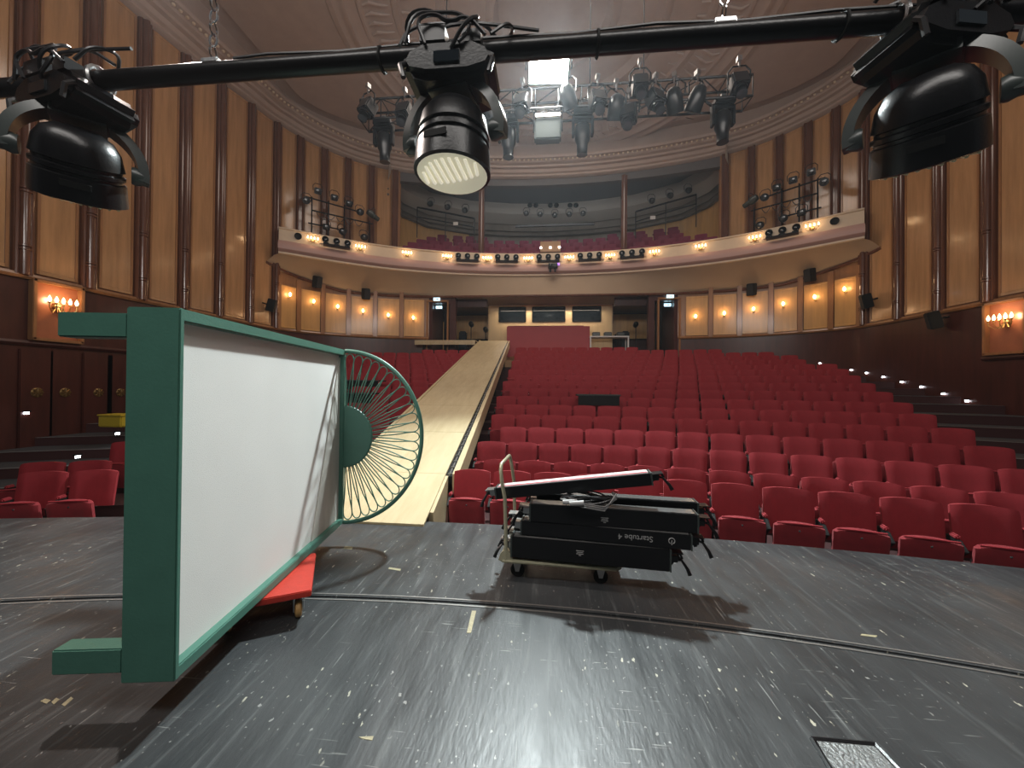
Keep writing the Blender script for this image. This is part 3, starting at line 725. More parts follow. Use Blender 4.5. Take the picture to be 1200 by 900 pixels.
# fascia projector ports
pr_grp = [(394, 285, 'third from the left end side'), (548, 302, 'x'), (594, 303, 'x'), (642.5, 302, 'x'), (691, 301, 'x'), (740.5, 298, 'x'), (917, 272, 'x')]
plab = ['near the left end of the balcony front', 'leftmost of the five central ones', 'just left of the central one', 'at the very centre of the balcony front', 'just right of the central one', 'rightmost of the five central ones', 'near the right end of the balcony front']
pp = None
for i, (px, py, _) in enumerate(pr_grp):
    x = on_fascia(px); nrm = bn(x); p = V((x, balc(x), 7.52)) - nrm * .04; rz = atan2(-nrm.x, nrm.y)
    if pp is None:
        pp = empty('spotlight_unit'); MB().box((0, .0, .02), (1.22, .06, .34)).build('white_panel', cream, pp, bevel=.01)
        for q in (-.42, 0, .42):
            h = MB().lathe([(.11, -.02), (.125, .0), (.125, .05), (.1, .05), (.09, .0), (.02, -.01)], (q, -.05, .04), Matrix.Rotation(pi / 2, 3, 'X'), n=18).build('lamp_port', darkm, pp)
            MB().lathe([(.09, 0), (.06, .02), (0, .03)], (q, -.05, .04), Matrix.Rotation(pi / 2, 3, 'X'), n=16, cap=False).build('port_lens', glassd, h)
        b = MB(); b.box((0, -.22, -.23), (1.0, .30, .05))
        for q in (-.4, 0, .4): b.box((q, -.2, -.17), (.2, .12, .08))
        b.build('equipment_tray', dark, pp, bevel=.01)
        b = MB(); 
        for q in (-.46, .46): b.tube([(q, -.03, -.02), (q, -.3, -.22)], .012, 6)
        b.build('tray_bracket', alum, pp); o = pp
    else: o = copy_tree(pp)
    o.location = p; o.rotation_euler = (0, 0, rz)
    tag(o, 'triple round-port light unit with black tray, %s' % plab[i], 'spotlight', 'light units in the balcony front')
x = on_fascia(648); o = empty('projector', (x, balc(x) - .35, 7.05)); MB().box((0, 0, 0), (.42, .36, .16)).build('body', greym, o, bevel=.02)
MB().lathe([(.06, 0), (.06, .06), (.04, .07)], (-.1, -.18, 0), Matrix.Rotation(pi / 2, 3, 'X'), n=14).build('lens', glassd, o); MB().box((.24, -.1, .05), (.12, .1, .08)).build('purple_lamp', purple, o)
b = MB(); b.tube([(-.12, 0, -.06), (-.12, 0, -.26)], .05); b.tube([(.1, 0, -.06), (.1, 0, -.26)], .04); b.build('hanging_lamp_heads', darkm, o)
tag(o, 'grey projector with purple glow hung below the central balcony unit', 'projector')
for px, py, w in ((349, 283.5, 'left'), (978, 266, 'right')):
    x = on_fascia(px); nrm = bn(x); o = MB().lathe([(.10, -.02), (.13, -.01), (.13, .03), (.1, .03), (.09, 0), (0, -.01)], (0, 0, 0), Matrix.Rotation(pi / 2, 3, 'X'), n=18).build('round_port', darkm)
    o.location = V((x, balc(x), 7.5)) - nrm * .03; o.rotation_euler = (0, 0, atan2(-nrm.x, nrm.y)); tag(o, 'single round black port at the %s end of the balcony front' % w, 'port')

# ------------------------------------------------------------------ lighting rigs above balcony ends
def spot_mesh(kind):
    b = MB()
    if kind == 'profile': b.lathe([(.09, -.30), (.10, -.28), (.10, -.05), (.14, -.03), (.15, .1), (.12, .25), (.05, .28)], n=14)
    elif kind == 'box': b.box((0, 0, 0), (.26, .24, .30)); b.lathe([(.10, -.20), (.11, -.14), (.11, -.1)], n=14)
    else: b.lathe([(.14, -.22), (.145, -.2), (.14, .02), (.1, .14), (.04, .18)], n=14)
    return b
profile_me = spot_mesh('profile').mesh('lamp_body', greym); boxl_me = spot_mesh('box').mesh('lamp_body', dark, bevel=.02); par_me = spot_mesh('par').mesh('lamp_body', dark)
lens_me = MB().lathe([(.085, -.302), (.05, -.31), (0, -.312)], n=14, cap=False).mesh('lens', mat('fixture_lens', (.03, .035, .04), .2, spec=.9))
yoke_me = MB().tube([(.17, 0, 0), (.18, 0, .2), (.1, 0, .3), (-.1, 0, .3), (-.18, 0, .2), (-.17, 0, 0)], .014, 6).mesh('yoke', dark)
clamp_me = MB().tube([(0, 0, .28), (0, 0, .40)], .02, 6).box((0, 0, .42), (.07, .08, .08)).mesh('clamp', alum)
def spot(loc, rot, kind, label, group=None, cat='stage light', sc=1, clamp=True):
    o = empty('stage_spotlight', loc); o.scale = (sc, sc, sc); o.rotation_euler = (0, 0, rot[2])
    body = link({'profile': profile_me, 'box': boxl_me, 'par': par_me}[kind], 'lamp_body', o); body.rotation_euler = (rot[0], rot[1], 0)
    l = link(lens_me, 'lens', body)
    link(yoke_me, 'yoke', o)
    if clamp: link(clamp_me, 'clamp', o)
    tag(o, label, cat, group); return o
for sd, w in ((-1, 'left'), (1, 'right')):
    s0 = s_at(sd, 350 if sd < 0 else 972); s1 = s_at(sd, 434 if sd < 0 else 880)
    P0, n0 = wall_at(s0, sd); P1, n1 = wall_at(s1, sd); a = P0 + n0 * .75; c = P1 + n1 * .75
    def at(t, z, o=0): q = a + (c - a) * t; return V((q.x, q.y, z)) + n0 * o
    rig = empty('lamp_scaffold', at(.5, 7.76)); org = at(.5, 7.76)
    def loc_(p): return p - org
    b = MB()
    b.tube([loc_(at(-.05, 9.25)), loc_(at(.75, 9.15))], .03); b.tube([loc_(at(.05, 8.75)), loc_(at(1.02, 8.75))], .03); b.tube([loc_(at(0, 8.2)), loc_(at(.6, 8.2))], .03)
    b.build('cross_pipe', dark, rig)
    for t in (.05, .3, .55, .97):
        MB().tube([loc_(at(t, 7.72)), loc_(at(t, 9.3 if t < .8 else 8.85))], .028).build('upright', dark, rig)
    b = MB()
    for k in range(5): 
        t = .1 + .15 * k; b.tube([loc_(at(t + q * .03, 8.75 - .25 * sin(pi * q / 5), .05)) for q in range(6)], .014, 5)
    b.build('loose_cable', cable_m, rig)
    tag(rig, 'black pipe frame for lamps standing above the %s end of the balcony' % w, 'lighting frame')
    ang = atan2(n0.x, -n0.y)
    L5 = [(.12, 9.55, 'box', 'square lamp, wall end of the top row'), (.37, 9.45, 'box', 'square lamp, second in the top row'), (.6, 9.35, 'box', 'square lamp, inner end of the top row'),
          (-.05, 9.05, 'par', 'round lamp at wall end of the middle pipe'), (.78, 9.1, 'par', 'round lamp on the inner upright'), (1.0, 9.1, 'profile', 'long profile lamp at the inner tip'),
          (.25, 8.15, 'box', 'square lamp low behind the fascia'), (.5, 8.1, 'par', 'low round lamp beside the square one'), (.85, 8.05, 'par', 'small silver lamp low at the inner end')]
    for t, z, kd, lb in L5:
        rx = radians(-70); 
        spot(at(t, z, .1), (rx, 0, ang + (pi / 2 * -sd if kd == 'profile' else .3 * sd)), kd, '%s of the %s balcony frame' % (lb, w), 'lamps on the %s balcony frame' % w, clamp=False)

# gallery fixtures behind
dgl = 0
for sd, w, pa, pb in ((-1, 'left', (489, 243), (556, 256)), (1, 'right', (745, 248), (816, 228))):
    A = atY(*pa, 19.6); B = atY(*pb, 19.6); org = (A + B) / 2; o = empty('gallery_lamp_bar', org)
    b = MB(); b.tube([A - org, B - org], .045); b.tube([A - org + V((0, 0, -.5)), B - org + V((0, 0, -.45))], .03)
    b.build('rail', dark, o)
    for t in (0, .5, 1): q = A + (B - A) * t - org; MB().tube([q, q + V((0, 0, -1.6))], .025).build('post', dark, o)
    tag(o, 'dark lamp rail crossing the %s part of the upper gallery' % w, 'lighting rail')
    for t, lb in ((.25, 'outer'), (.55, 'middle'), (.85, 'inner')):
        spot(A + (B - A) * t + V((0, -.1, .3)), (radians(-60), 0, 0), 'par', 'small round lamp on the %s gallery rail, %s one' % (w, lb), None, clamp=False)
for i, px in enumerate((617, 633, 650, 667, 683)):
    p = atY(px, 252 - abs(i - 2), 20.6); spot(p, (radians(-65), 0, 0), 'par', '%s round lamp from left in the central row inside upper gallery' % ORD[i], 'central gallery lamps', clamp=False)
p = atY(650, 258, 20.6); o = MB().box((0, 0, 0), (4.2, .12, .1)).build('lamp_shelf', dark, bevel=.01); o.location = (p.x, p.y, p.z - .28); tag(o, 'dark ledge under the central row of gallery lamps', 'shelf')
for i, px in enumerate((621, 628, 645, 652, 668, 675)):
    p = atY(px, 241, 21.9); o = MB().lathe([(.12, 0), (.14, .05), (.1, .06), (0, .05)], (0, 0, 0), Matrix.Rotation(pi / 2, 3, 'X'), n=12).build('round_vent', darkm); o.location = p
    tag(o, 'dark round opening high in the gallery back wall, %s from left' % ORD[i], 'opening', 'round openings in the gallery wall')
for px, py, w in ((534, 262, 'left'), (765, 255, 'right')):
    p = atY(px, py, 18.9); o = MB().box((0, 0, 0), (.24, .02, .16)).build('notice_card', whitep); o.location = p; tag(o, 'small white card on the %s gallery rail' % w, 'notice')
p = atY(645, 287, 18.3); o = empty('mixing_position', p)
MB().box((0, 0, -.15), (.95, .4, .5)).build('cabinet', mat('brown_ply', (.35, .2, .1), .5), o, bevel=.01)
for q in (-.45, 0, .42): MB().box((q, -.22, -.2), (.09, .03, .06)).build('small_lamp', white_led, o)
tag(o, 'brown wooden cabinet with tiny white lights in the centre of the balcony', 'cabinet')

# ------------------------------------------------------------------ rear of the stalls
o = empty('control_booth', (0, 19.6, 3.4)); tag(o, 'pale plywood control booth with three dark windows behind the seats', 'booth')
YB = 19.35
wins = [(585, 616), (624, 662), (671, 704)]
def bx(px): v = ray(px, 370); return v.x / v.y * YB
zt_, zb_ = atY(645, 360, YB).z, atY(645, 377, YB).z; ztop = atY(645, 356.5, YB).z
xl, xr = bx(573), bx(717); b = MB()
z0 = 2.3 - 3.4
edges = [xl] + [q for w in wins for q in (bx(w[0]), bx(w[1]))] + [xr]
for i in range(0, len(edges), 2): b.box(((edges[i] + edges[i + 1]) / 2, -.2, (zt_ + zb_) / 2 - 3.4), (edges[i + 1] - edges[i], .12, zt_ - zb_))
b.box(((xl + xr) / 2, -.2, (z0 + zb_ - 3.4) / 2), (xr - xl, .12, zb_ - 3.4 - z0)); b.box(((xl + xr) / 2, -.2, (zt_ + ztop) / 2 - 3.4), (xr - xl, .12, ztop - zt_))
for x in (xl, xr): b.box((x, .45, (z0 + ztop - 3.4) / 2), (.1, 1.25, ztop - 3.4 - z0))
b.box(((xl + xr) / 2, .5, ztop - 3.4 + .03), (xr - xl + .1, 1.5, .06))
b.build('booth_wall', ply2, o, smooth=False)
b = MB()
b.box(((xl + xr) / 2, -.27, ztop - 3.4 - .02), (xr - xl, .08, .07)); b.build('top_rail', whitep, o)
for w in wins:
    x0, x1 = bx(w[0]), bx(w[1]); wn = MB()
    for x in (x0, x1): wn.box((x, -.27, (zt_ + zb_) / 2 - 3.4), (.05, .04, zt_ - zb_))
    for z in (zt_, zb_): wn.box(((x0 + x1) / 2, -.27, z - 3.4), (x1 - x0, .04, .05))
    wo = wn.build('window_frame', darkm, o); MB().box(((x0 + x1) / 2, -.24, (zt_ + zb_) / 2 - 3.4), (x1 - x0, .02, zt_ - zb_)).build('pane', glassd, wo)
b = MB(); p = atY(643, 349, 19.1); b.box((p.x, 19.1, p.z), (1.7, .12, .36)); ve = b.build('air_vent', darkm); tag(ve, 'dark slotted vent above the middle booth window', 'vent')
b = MB(); b.box((0, 19.6, 5.35), (6.3, .3, 1.1)); trim(b, mat('brown_panel', (.16, .075, .05), .5))
zb = atY(645, 406, 18.75).z; zt2 = atY(645, 382.5, 18.75).z; x0 = ray(594, 390); x1 = ray(691, 390); X0 = x0.x / x0.y * 18.75; X1 = x1.x / x1.y * 18.75
o = empty('mixing_desk_enclosure', ((X0 + X1) / 2, 18.75, zb - .5)); wd = X1 - X0; hh = zt2 - zb + .5
MB().box((0, 0, hh / 2), (wd, .06, hh)).build('front_panel', redbox, o, bevel=.01)
for q in (-1, 1): MB().box((q * (wd / 2 - .03), .3, hh / 2), (.06, .55, hh)).build('side_panel', redbox, o)
b = MB(); b.box((-.12, .28, hh + .05), (wd * .93, .06, .05)); b.box((-.12 - wd * .46, .28, hh + .0), (.04, .05, .1)); b.box((-.12 + wd * .46, .28, hh + .0), (.04, .05, .1)); b.build('top_rail', mat('dark_red_rail', (.25, .04, .05), .5), o)
MB().box((-.7, .2, hh + .02), (.5, .2, .04)).build('console_lid', darkm, o)
tag(o, 'plain red screen enclosing the sound desk below the booth windows', 'desk enclosure')
# white table with gear
A = atY(691, 394, 18.6); B = atY(737, 394, 18.6); o = empty('white_table', ((A.x + B.x) / 2, 18.6, A.z)); wd = B.x - A.x
MB().box((0, .25, -.03), (wd, .7, .06)).build('tabletop', whitep, o, bevel=.01)
for sx in (-1, 1):
    for yy in (-.05, .55): MB().box((sx * (wd / 2 - .04), yy, -.42), (.06, .06, .75)).build('leg', whitep, o)
tag(o, 'white table beside the red desk enclosure at the back', 'table')
for i, (q, dn) in enumerate(((-.6, 'left'), (-.05, 'middle'), (.55, 'right'))):
    g = empty('equipment_case', (A.x + wd / 2 + q, 18.75, A.z)); MB().box((0, 0, .1), (.36, .3, .2)).build('case_body', dark, g, bevel=.02); MB().box((0, -.155, .1), (.3, .01, .12)).build('front_plate', greym, g)
    tag(g, 'black equipment box on the white table at the back, %s one' % dn, 'equipment')
# doors with exit signs
for sd, pxa, pxb, w in ((-1, 501, 525, 'left'), (1, 771, 796, 'right')):
    xa = ray(pxa, 380); xb = ray(pxb, 380); X0, X1 = xa.x / xa.y * 17.62, xb.x / xb.y * 17.62
    o = struct(empty('door_%d' % (1 if sd < 0 else 2), ((X0 + X1) / 2, 17.6, 3.4)))
    zt3 = atY(600, 352, 17.6).z; b = MB(); h_ = zt3 - 2.8
    for x in (X0, X1): b.box((x - (X0 + X1) / 2, 0, h_ / 2 - .6), (.07, .14, h_))
    b.box((0, 0, h_ - .6), (X1 - X0 + .07, .14, .07)); b.build('door_frame', frame_w, o)
    MB().box(((X1 - X0) * .33 * (1 if sd < 0 else -1), .5, h_ / 2 - .6), (.3, .05, h_)).build('curtain_leaf', darkm, o)
    MB().box((-(X1 - X0) * .05, 1.7, h_ / 2 - .9), (.32, .05, h_ * .72)).build('lit_panel', veneer2, o)
    for k, (dx, dz, yy) in enumerate(((0.02, .07, -.12), (.12, -.16, .6))):
        e = empty('exit_sign', ((X0 + X1) / 2 + dx * (1 if sd > 0 else -1), 17.6 + yy, zt3 + dz)); MB().box((0, 0, 0), (.30, .05, .13)).build('sign_face', exit_m, e, bevel=.005)
        b = MB(); b.box((.04, -.028, 0), (.10, .004, .03)); b.prism([(.03, -.03, .035), (.03, -.03, -.035), (-.03, -.03, 0)], (0, .004, 0)); b.build('arrow', mat('sign_green', (.02, .25, .12), .5), e)
        MB().tube([(0, 0, .06), (0, 0, .14)], .01, 6).build('mount', dark, e)
        tag(e, 'small lit exit sign %s the %s rear doorway' % ('just above' if k == 0 else 'hanging inside', w), 'exit sign')
# clutter of gear in the two recesses
for sd, pxs, w in ((-1, (530, 541, 552, 563, 569), 'left'), (1, (722, 734, 745, 754, 764), 'right')):
    for i, px in enumerate(pxs):
        p = atY(px, 396, 20.2 if (i == 0 and sd > 0) else 18.9 + (.25 * i if sd > 0 else .06 * i)); z = 3.1
        base = 1.6 + 1.837 - .95
        if i % 2 == 0:
            o = empty('light_stand', (p.x, p.y, base)); top = 1.75 + .25 * (i % 3)
            MB().tube([(0, 0, .35), (0, 0, top)], .022, 8).build('pole', dark, o)
            for k in range(3): MB().tube([(0, 0, .45), (.32 * cos(2.1 * k), .32 * sin(2.1 * k), .01)], .012, 6).build('leg', dark, o)
            MB().lathe([(.12, -.2), (.13, 0), (.08, .12), (.02, .16)], (0, -.06, top), Matrix.Rotation(radians(75), 3, 'X'), n=12).build('lamp_head', dark, o)
            tag(o, 'black lamp on a tripod stand in the %s rear recess, %s from its left' % (w, ORD[i]), 'light stand')
        elif i == 1:
            o = empty('covered_rack', (p.x, p.y + .3, base)); MB().box((0, 0, .95), (.36, .4, 1.9)).build('cover', mat('dark_blue_cloth', (.012, .018, .025), .8), o, bevel=.06)
            MB().box((0, 0, .03), (.4, .45, .06)).build('base', dark, o)
            tag(o, 'tall dark covered rack in the %s rear recess' % w, 'rack')
        else:
            o = empty('equipment_rack', (p.x, p.y + .3, base)); MB().box((0, 0, .45), (.6, .4, .9)).build('cabinet', dark, o, bevel=.02)
            for k in range(5): MB().box((0, -.205, .15 + .15 * k), (.5, .01, .1)).build('front_panel', greym, o)
            tag(o, 'low black equipment rack in the %s rear recess' % w, 'rack')
    p0 = atY(pxs[0], 380, 19.9); p1 = atY(pxs[-1], 380, 19.9)
    b = MB(); b.box(((p0.x + p1.x) / 2, 20.9, 4.85), (abs(p1.x - p0.x) + .3, .1, 1.3)); tr = trim(b, veneer2)
# small dark shelves laid over seats
for px0, px1, py, Y, lab in ((676, 727, 463, 9.4, 'thin black board lying across seats in the middle of the stalls'), (404, 445, 446, 10.6, 'upper of two black boards across seats left of the ramp'), (404, 437, 461, 9.6, 'lower of two black boards across seats left of the ramp')):
    A = atY(px0, py, Y); B = atY(px1, py, Y); o = empty('black_board', ((A.x + B.x) / 2, Y, A.z))
    MB().box((0, .2, 0), (B.x - A.x, .5, .04)).build('board', darkm, o, bevel=.008); MB().box((0, -.04, -.13), (B.x - A.x - .06, .03, .22)).build('front_drop', darkm, o)
    MB().box((0, -.055, .005), (B.x - A.x, .01, .03)).build('edge_strip', greym, o); tag(o, lab, 'board')

# ------------------------------------------------------------------ bed set piece on its side
zbt, ztp = .2, 1.955
A = cm(-1.569, 1.81, 0); B = cm(-1.694, 3.91, 0); ld = (B - A); LEN = ld.length; rz = atan2(ld.y, ld.x) - pi / 2
H = ztp - zbt; T = .24
o = empty('bed', (A.x, A.y, 0), rz); tag(o, 'green wooden bed standing on its side on a red dolly, white base facing right', 'bed')
o.location.z = 0
# local: y along the bed, x to the right (white face), z up
def pb(b, n, m, **k): return b.build(n, m, o, **k)
pb(MB().box((-T / 2, LEN / 2, ztp - .03), (T, LEN, .06)), 'side_rail', greenp, bevel=.006)
pb(MB().box((-T / 2, LEN / 2, zbt + .03), (T, LEN, .06)), 'side_rail', greenp, bevel=.006)
pb(MB().box((-T / 2, .014, (zbt + ztp) / 2), (T + .002, .03, H + .004)), 'foot_board', greenp, bevel=.006)
pb(MB().box((-T / 2, LEN - .025, (zbt + ztp) / 2), (T + .002, .05, H + .002)), 'head_rail', greenp, bevel=.006)
pb(MB().box((-.075, LEN / 2, (zbt + ztp) / 2), (.05, LEN - .08, H - .1)), 'white_base', canvas)
pb(MB().prism([(-.05, LEN - .05, ztp - .08), (-.05, LEN - .62, zbt + .06), (-.05, LEN - .05, zbt + .06)], (.012, 0, 0)), 'grey_triangle', mat('mottled_grey', (.62, .60, .55), .85, noise=.25, nscale=2.2, stretch=(1, 3, .6)))  # thin mottled triangle, greyer than the white base
for zc in (ztp - .085, zbt + .10):
    pb(MB().box((-T - .155, .05, zc), (.31, .09, .115)), 'leg', greenp, bevel=.006)
for zc in (ztp - .085, zbt + .10):
    pb(MB().box((-T - .155, LEN - .07, zc), (.31, .09, .115)), 'leg', greenp, bevel=.006)
hb = empty('headboard', (0, 0, 0)); hb.parent = o
hy = LEN - .02; zc = (zbt + ztp) / 2; rx, rzz = .775, H / 2 - .012
def hp(a, k, kx=None): return V((.0 + rx * (kx or k) * cos(a), hy, zc + rzz * k * sin(a)))
rim = [hp(-pi / 2 + pi * k / 48, 1) for k in range(49)]
hb2 = MB().tube(rim, .021, 10).build('headboard_rim', greenp, o)
bpy.data.objects.remove(hb)
hub_r = .345
hub = [hp(-pi / 2 + pi * k / 32, hub_r) for k in range(33)]
b = MB(); b.prism([p + V((0, -.015, 0)) for p in hub], (0, .03, 0)); b.build('headboard_hub', greenp, o, smooth=False)
MB().tube([hp(-pi / 2 + pi * k / 32, hub_r, hub_r) for k in range(33)], .015, 8).build('hub_rim', greenp, o)
NP = 25
for k in range(NP):
    a = -pi / 2 + pi * (k + .5) / NP; da = pi / NP
    if k % 1 == 0:
        pts = []
        seq = [(hub_r, -.16), (.55, -.22), (.72, -.36), (.84, -.50), (.91, -.50), (.955, -.30), (.97, 0), (.955, .30), (.91, .50), (.84, .50), (.72, .36), (.55, .22), (hub_r, .16)]
        for r_, q in seq: pts.append(hp(a + q * da, r_))
        # smooth
        P = [pts[0]]
        for i in range(len(pts) - 1):
            P += [pts[i] * .75 + pts[i + 1] * .25, pts[i] * .25 + pts[i + 1] * .75]
        P.append(pts[-1]); MB().tube(P, .006, 5).build('wire_loop', greenp, o)

# red dolly
c1 = cm(-1.36, 2.64, 0); c2 = cm(-1.62, 3.21, 0); ud = (c2 - c1).normalized(); vd = V((-ud.y, ud.x, 0))
o = empty('red_dolly', c1 + ud * .31 + vd * .28, atan2(ud.y, ud.x)); tag(o, 'red wooden dolly on tan castors under the bed', 'dolly')
MB().box((0, 0, .175), (.64, .56, .045)).build('platform', redp, o, bevel=.006)
for sx in (-1, 1):
    for sy in (-1, 1):
        w_ = MB().lathe([(.0, -.02), (.045, -.02), (.055, -.012), (.055, .012), (.045, .02), (0, .02)], (sx * .25, sy * .2, .055), Matrix.Rotation(pi / 2, 3, 'X'), n=20, cap=False).build('wheel', rubber, o)
        b = MB(); 
        for q in (-.028, .028): b.box((sx * .25, sy * .2 + q, .095), (.05, .006, .10))
        b.box((sx * .25, sy * .2, .148), (.09, .08, .008)); b.build('castor_fork', alum, o)

# ------------------------------------------------------------------ trolley with LED battens
tA = cm(-.07, 3.18, 0); tB = cm(.865, 3.04, 0); td = (tB - tA).normalized(); tl = (tB - tA).length; tn = V((-td.y, td.x, 0)); trz = atan2(td.y, td.x)
o = empty('platform_trolley', tA, trz); tag(o, 'low platform trolley with khaki bent-tube handle carrying black light battens', 'trolley')
W = .52
b = MB(); b.box((tl / 2, W / 2, .165), (tl, W, .03)); b.build('deck', khaki, o, bevel=.014)
MB().tube([(.01, .0, .165), (tl - .03, 0, .165), (tl, .03, .165), (tl, W - .03, .165), (tl - .03, W, .165), (0.01, W, .165), (-.01, W - .02, .165), (-.01, .02, .165)], .018, 8, close=True).build('bumper_edge', khaki, o)
for sx in (.12, tl - .14):
    for sy in (.09, W - .09):
        MB().lathe([(0, -.016), (.05, -.016), (.058, -.008), (.058, .008), (.05, .016), (0, .016)], (sx, sy, .058), Matrix.Rotation(pi / 2, 3, 'X'), n=20, cap=False).build('wheel', rubber if False else darkm, o)
        b = MB()
        for q in (-.024, .024): b.prism([(sx - .04, sy + q, .148), (sx + .04, sy + q, .148), (sx + .015, sy + q, .05), (sx - .015, sy + q, .05)], (0, .005, 0))
        b.build('castor_fork', alum, o)
hz = [(0.035, -.0, .15), (.03, -.0, .45), (.02, .0, .68), (-.005, .005, .80), (-.02, .02, .905), (-.022, .06, .945), (-.018, .2, .95), (-.014, W - .08, .95), (-.016, W - .02, .93), (-.005, W, .86), (.02, W, .70), (.03, W, .45), (.035, W, .15)]
MB().tube(hz, .0155, 10).build('handle', khaki, o)
for yy in (0, W):
    b = MB(); pts = [(.035 + .055 * cos(a), yy - .012, .19 + .06 * sin(a)) for a in [pi * k / 10 for k in range(11)]] + [(-.02, yy - .012, .16), (.09, yy - .012, .16)][:0]
    b.prism(pts + [(-.03, yy - .012, .17), (.10, yy - .012, .17)][::1], (0, .024, 0)); b.build('handle_socket', khaki, o)
def batten(p0, p1, hgt, wid, label, name='led_batten', text=None, face='side', flip=0):
    """p0, p1: lower near edge ends"""
    d = (p1 - p0); Ln = d.length; d.normalize(); side = V((-d.y, d.x, 0)).normalized(); up = d.cross(side)
    M = Matrix(((d.x, side.x, up.x), (d.y, side.y, up.y), (d.z, side.z, up.z)))
    r = empty(name, p0); r.matrix_world = Matrix.Translation(p0) @ M.to_4x4()
    MB().box((Ln / 2, wid / 2, hgt / 2), (Ln - .02, wid, hgt)).build('housing', dark, r, bevel=.004)
    for x in (.006, Ln - .006): MB().box((x, wid / 2, hgt / 2), (.012, wid + .008, hgt + .006)).build('end_plate', greym, r, bevel=.002)
    MB().box((Ln / 2, wid / 2, hgt + .002), (Ln - .05, wid * .78, .006)).build('led_window', ledface if face == 'lit' else mat('smoked_window', (.10, .10, .10), .2), r)
    if face == 'lit':
        for yy in (wid * .16, wid * .30): MB().box((Ln / 2, yy, hgt + .006), (Ln - .06, .006, .003)).build('pink_strip', pinkl, r)
    for x, sg in ((0, -1), (Ln, 1)):
        b = MB(); b.prism([(x, wid * .3, hgt * .1), (x, wid * .7, hgt * .1), (x + sg * .05, wid * .62, hgt * .5), (x + sg * .05, wid * .38, hgt * .5)], (0, 0, .012)); b.box((x + sg * .03, wid * .5, hgt * .5), (.05, .06, .05)); b.box((x + sg * .045, wid * .5, hgt * .8), (.09, wid * .7, .008)); b.build('bracket', alum if sg < 0 else dark, r, bevel=.003)
        b = MB(); zz = hgt * .5
        b.tube([(x + sg * .05, wid * .5, zz), (x + sg * .085, wid * .4, zz - .01), (x + sg * .12, wid * .15, zz - .06), (x + sg * .135, wid * .1, zz - .10)], [.009, .009, .013, .016], 8); b.tube([(x + sg * .05, wid * .7, zz), (x + sg * .08, wid * .75, zz + .03), (x + sg * .10, wid * .8, zz - .02)], [.008, .009, .012], 8)
        b.lathe([(.012, -.03), (.02, -.02), (.02, .0), (.010, .01)], (x + sg * .055, wid * .5, zz), Matrix.Rotation(pi / 2, 3, 'Y'), n=10); b.build('clamp_lever', dark, r)
    if text:
        for (s, x, z, sz, rot) in text:
            cu_ = bpy.data.curves.new('lettering', 'FONT'); cu_.body = s; cu_.size = sz; cu_.extrude = .0004; cu_.align_x = 'CENTER'; cu_.align_y = 'CENTER'
            t = bpy.data.objects.new('lettering', cu_); COL.objects.link(t); dg = bpy.context.evaluated_depsgraph_get()
            me = bpy.data.meshes.new_from_object(t.evaluated_get(dg)); bpy.data.objects.remove(t)
            t = bpy.data.objects.new('lettering', me); COL.objects.link(t); me.materials.clear(); me.materials.append(greytext)
            t.parent = r; t.location = (x, -.0022, z); t.rotation_euler = (pi / 2, 0, 0) if not rot else (pi / 2, pi, 0)
    tag(r, label, 'light batten', 'LED battens stacked on the trolley'); return r
fine = [('■■■■', .60, .075, .014, 0)]
B1 = batten(cm(.0, 3.15, .205), cm(1.223, 2.92, .205), .165, .14, 'lowest black light batten, lying along the front edge of the trolley', text=None)
batten(cm(.03, 3.36, .205), cm(1.25, 3.16, .205), .165, .14, 'black light batten at the bottom, behind the front lowest one')
B2 = batten(cm(.08, 3.165, .386), cm(1.37, 2.895, .378), .112, .14, 'black batten lettered upside down, second from the bottom at the front', text=[('Startube 4', .905, .06, .062, 1)])
batten(cm(.06, 3.36, .386), cm(1.35, 3.10, .378), .112, .14, 'black batten behind the lettered one in the stack')
B3 = batten(cm(.15, 3.14, .503), cm(1.43, 2.92, .497), .14, .14, 'black batten directly above the lettered one, near the stack top')
batten(cm(.22, 3.34, .52), cm(1.53, 3.13, .51), .155, .14, 'flat-topped black batten behind the top front one, reaching farthest right')
B5 = batten(cm(-.13, 3.26, .64), cm(1.12, 3.02, .835), .095, .15, 'topmost batten, tilted with its white light strip facing up', face='lit')
b = MB(); b.tube([V((1.17 + .022 * cos(a), -.002, .06 + .022 * sin(a))) for a in [pi * (-.35 + 1.7 * k / 12) + pi * .0 for k in range(13)]], .0035, 5); b.tube([V((1.17, -.002, .03)), V((1.17, -.002, .065))], .0035, 5); b.build('round_emblem', greytext, B2)
# small printed labels on two battens
for r, x, z in ((B1, .56, .10), (B3, .60, .07)):
    b = MB()
    for k, w_ in enumerate((.06, .05, .055, .02)): b.box((x, -.001, z - k * .012), (w_, .002, .004))
    b.build('printed_label', greytext, r, smooth=False)
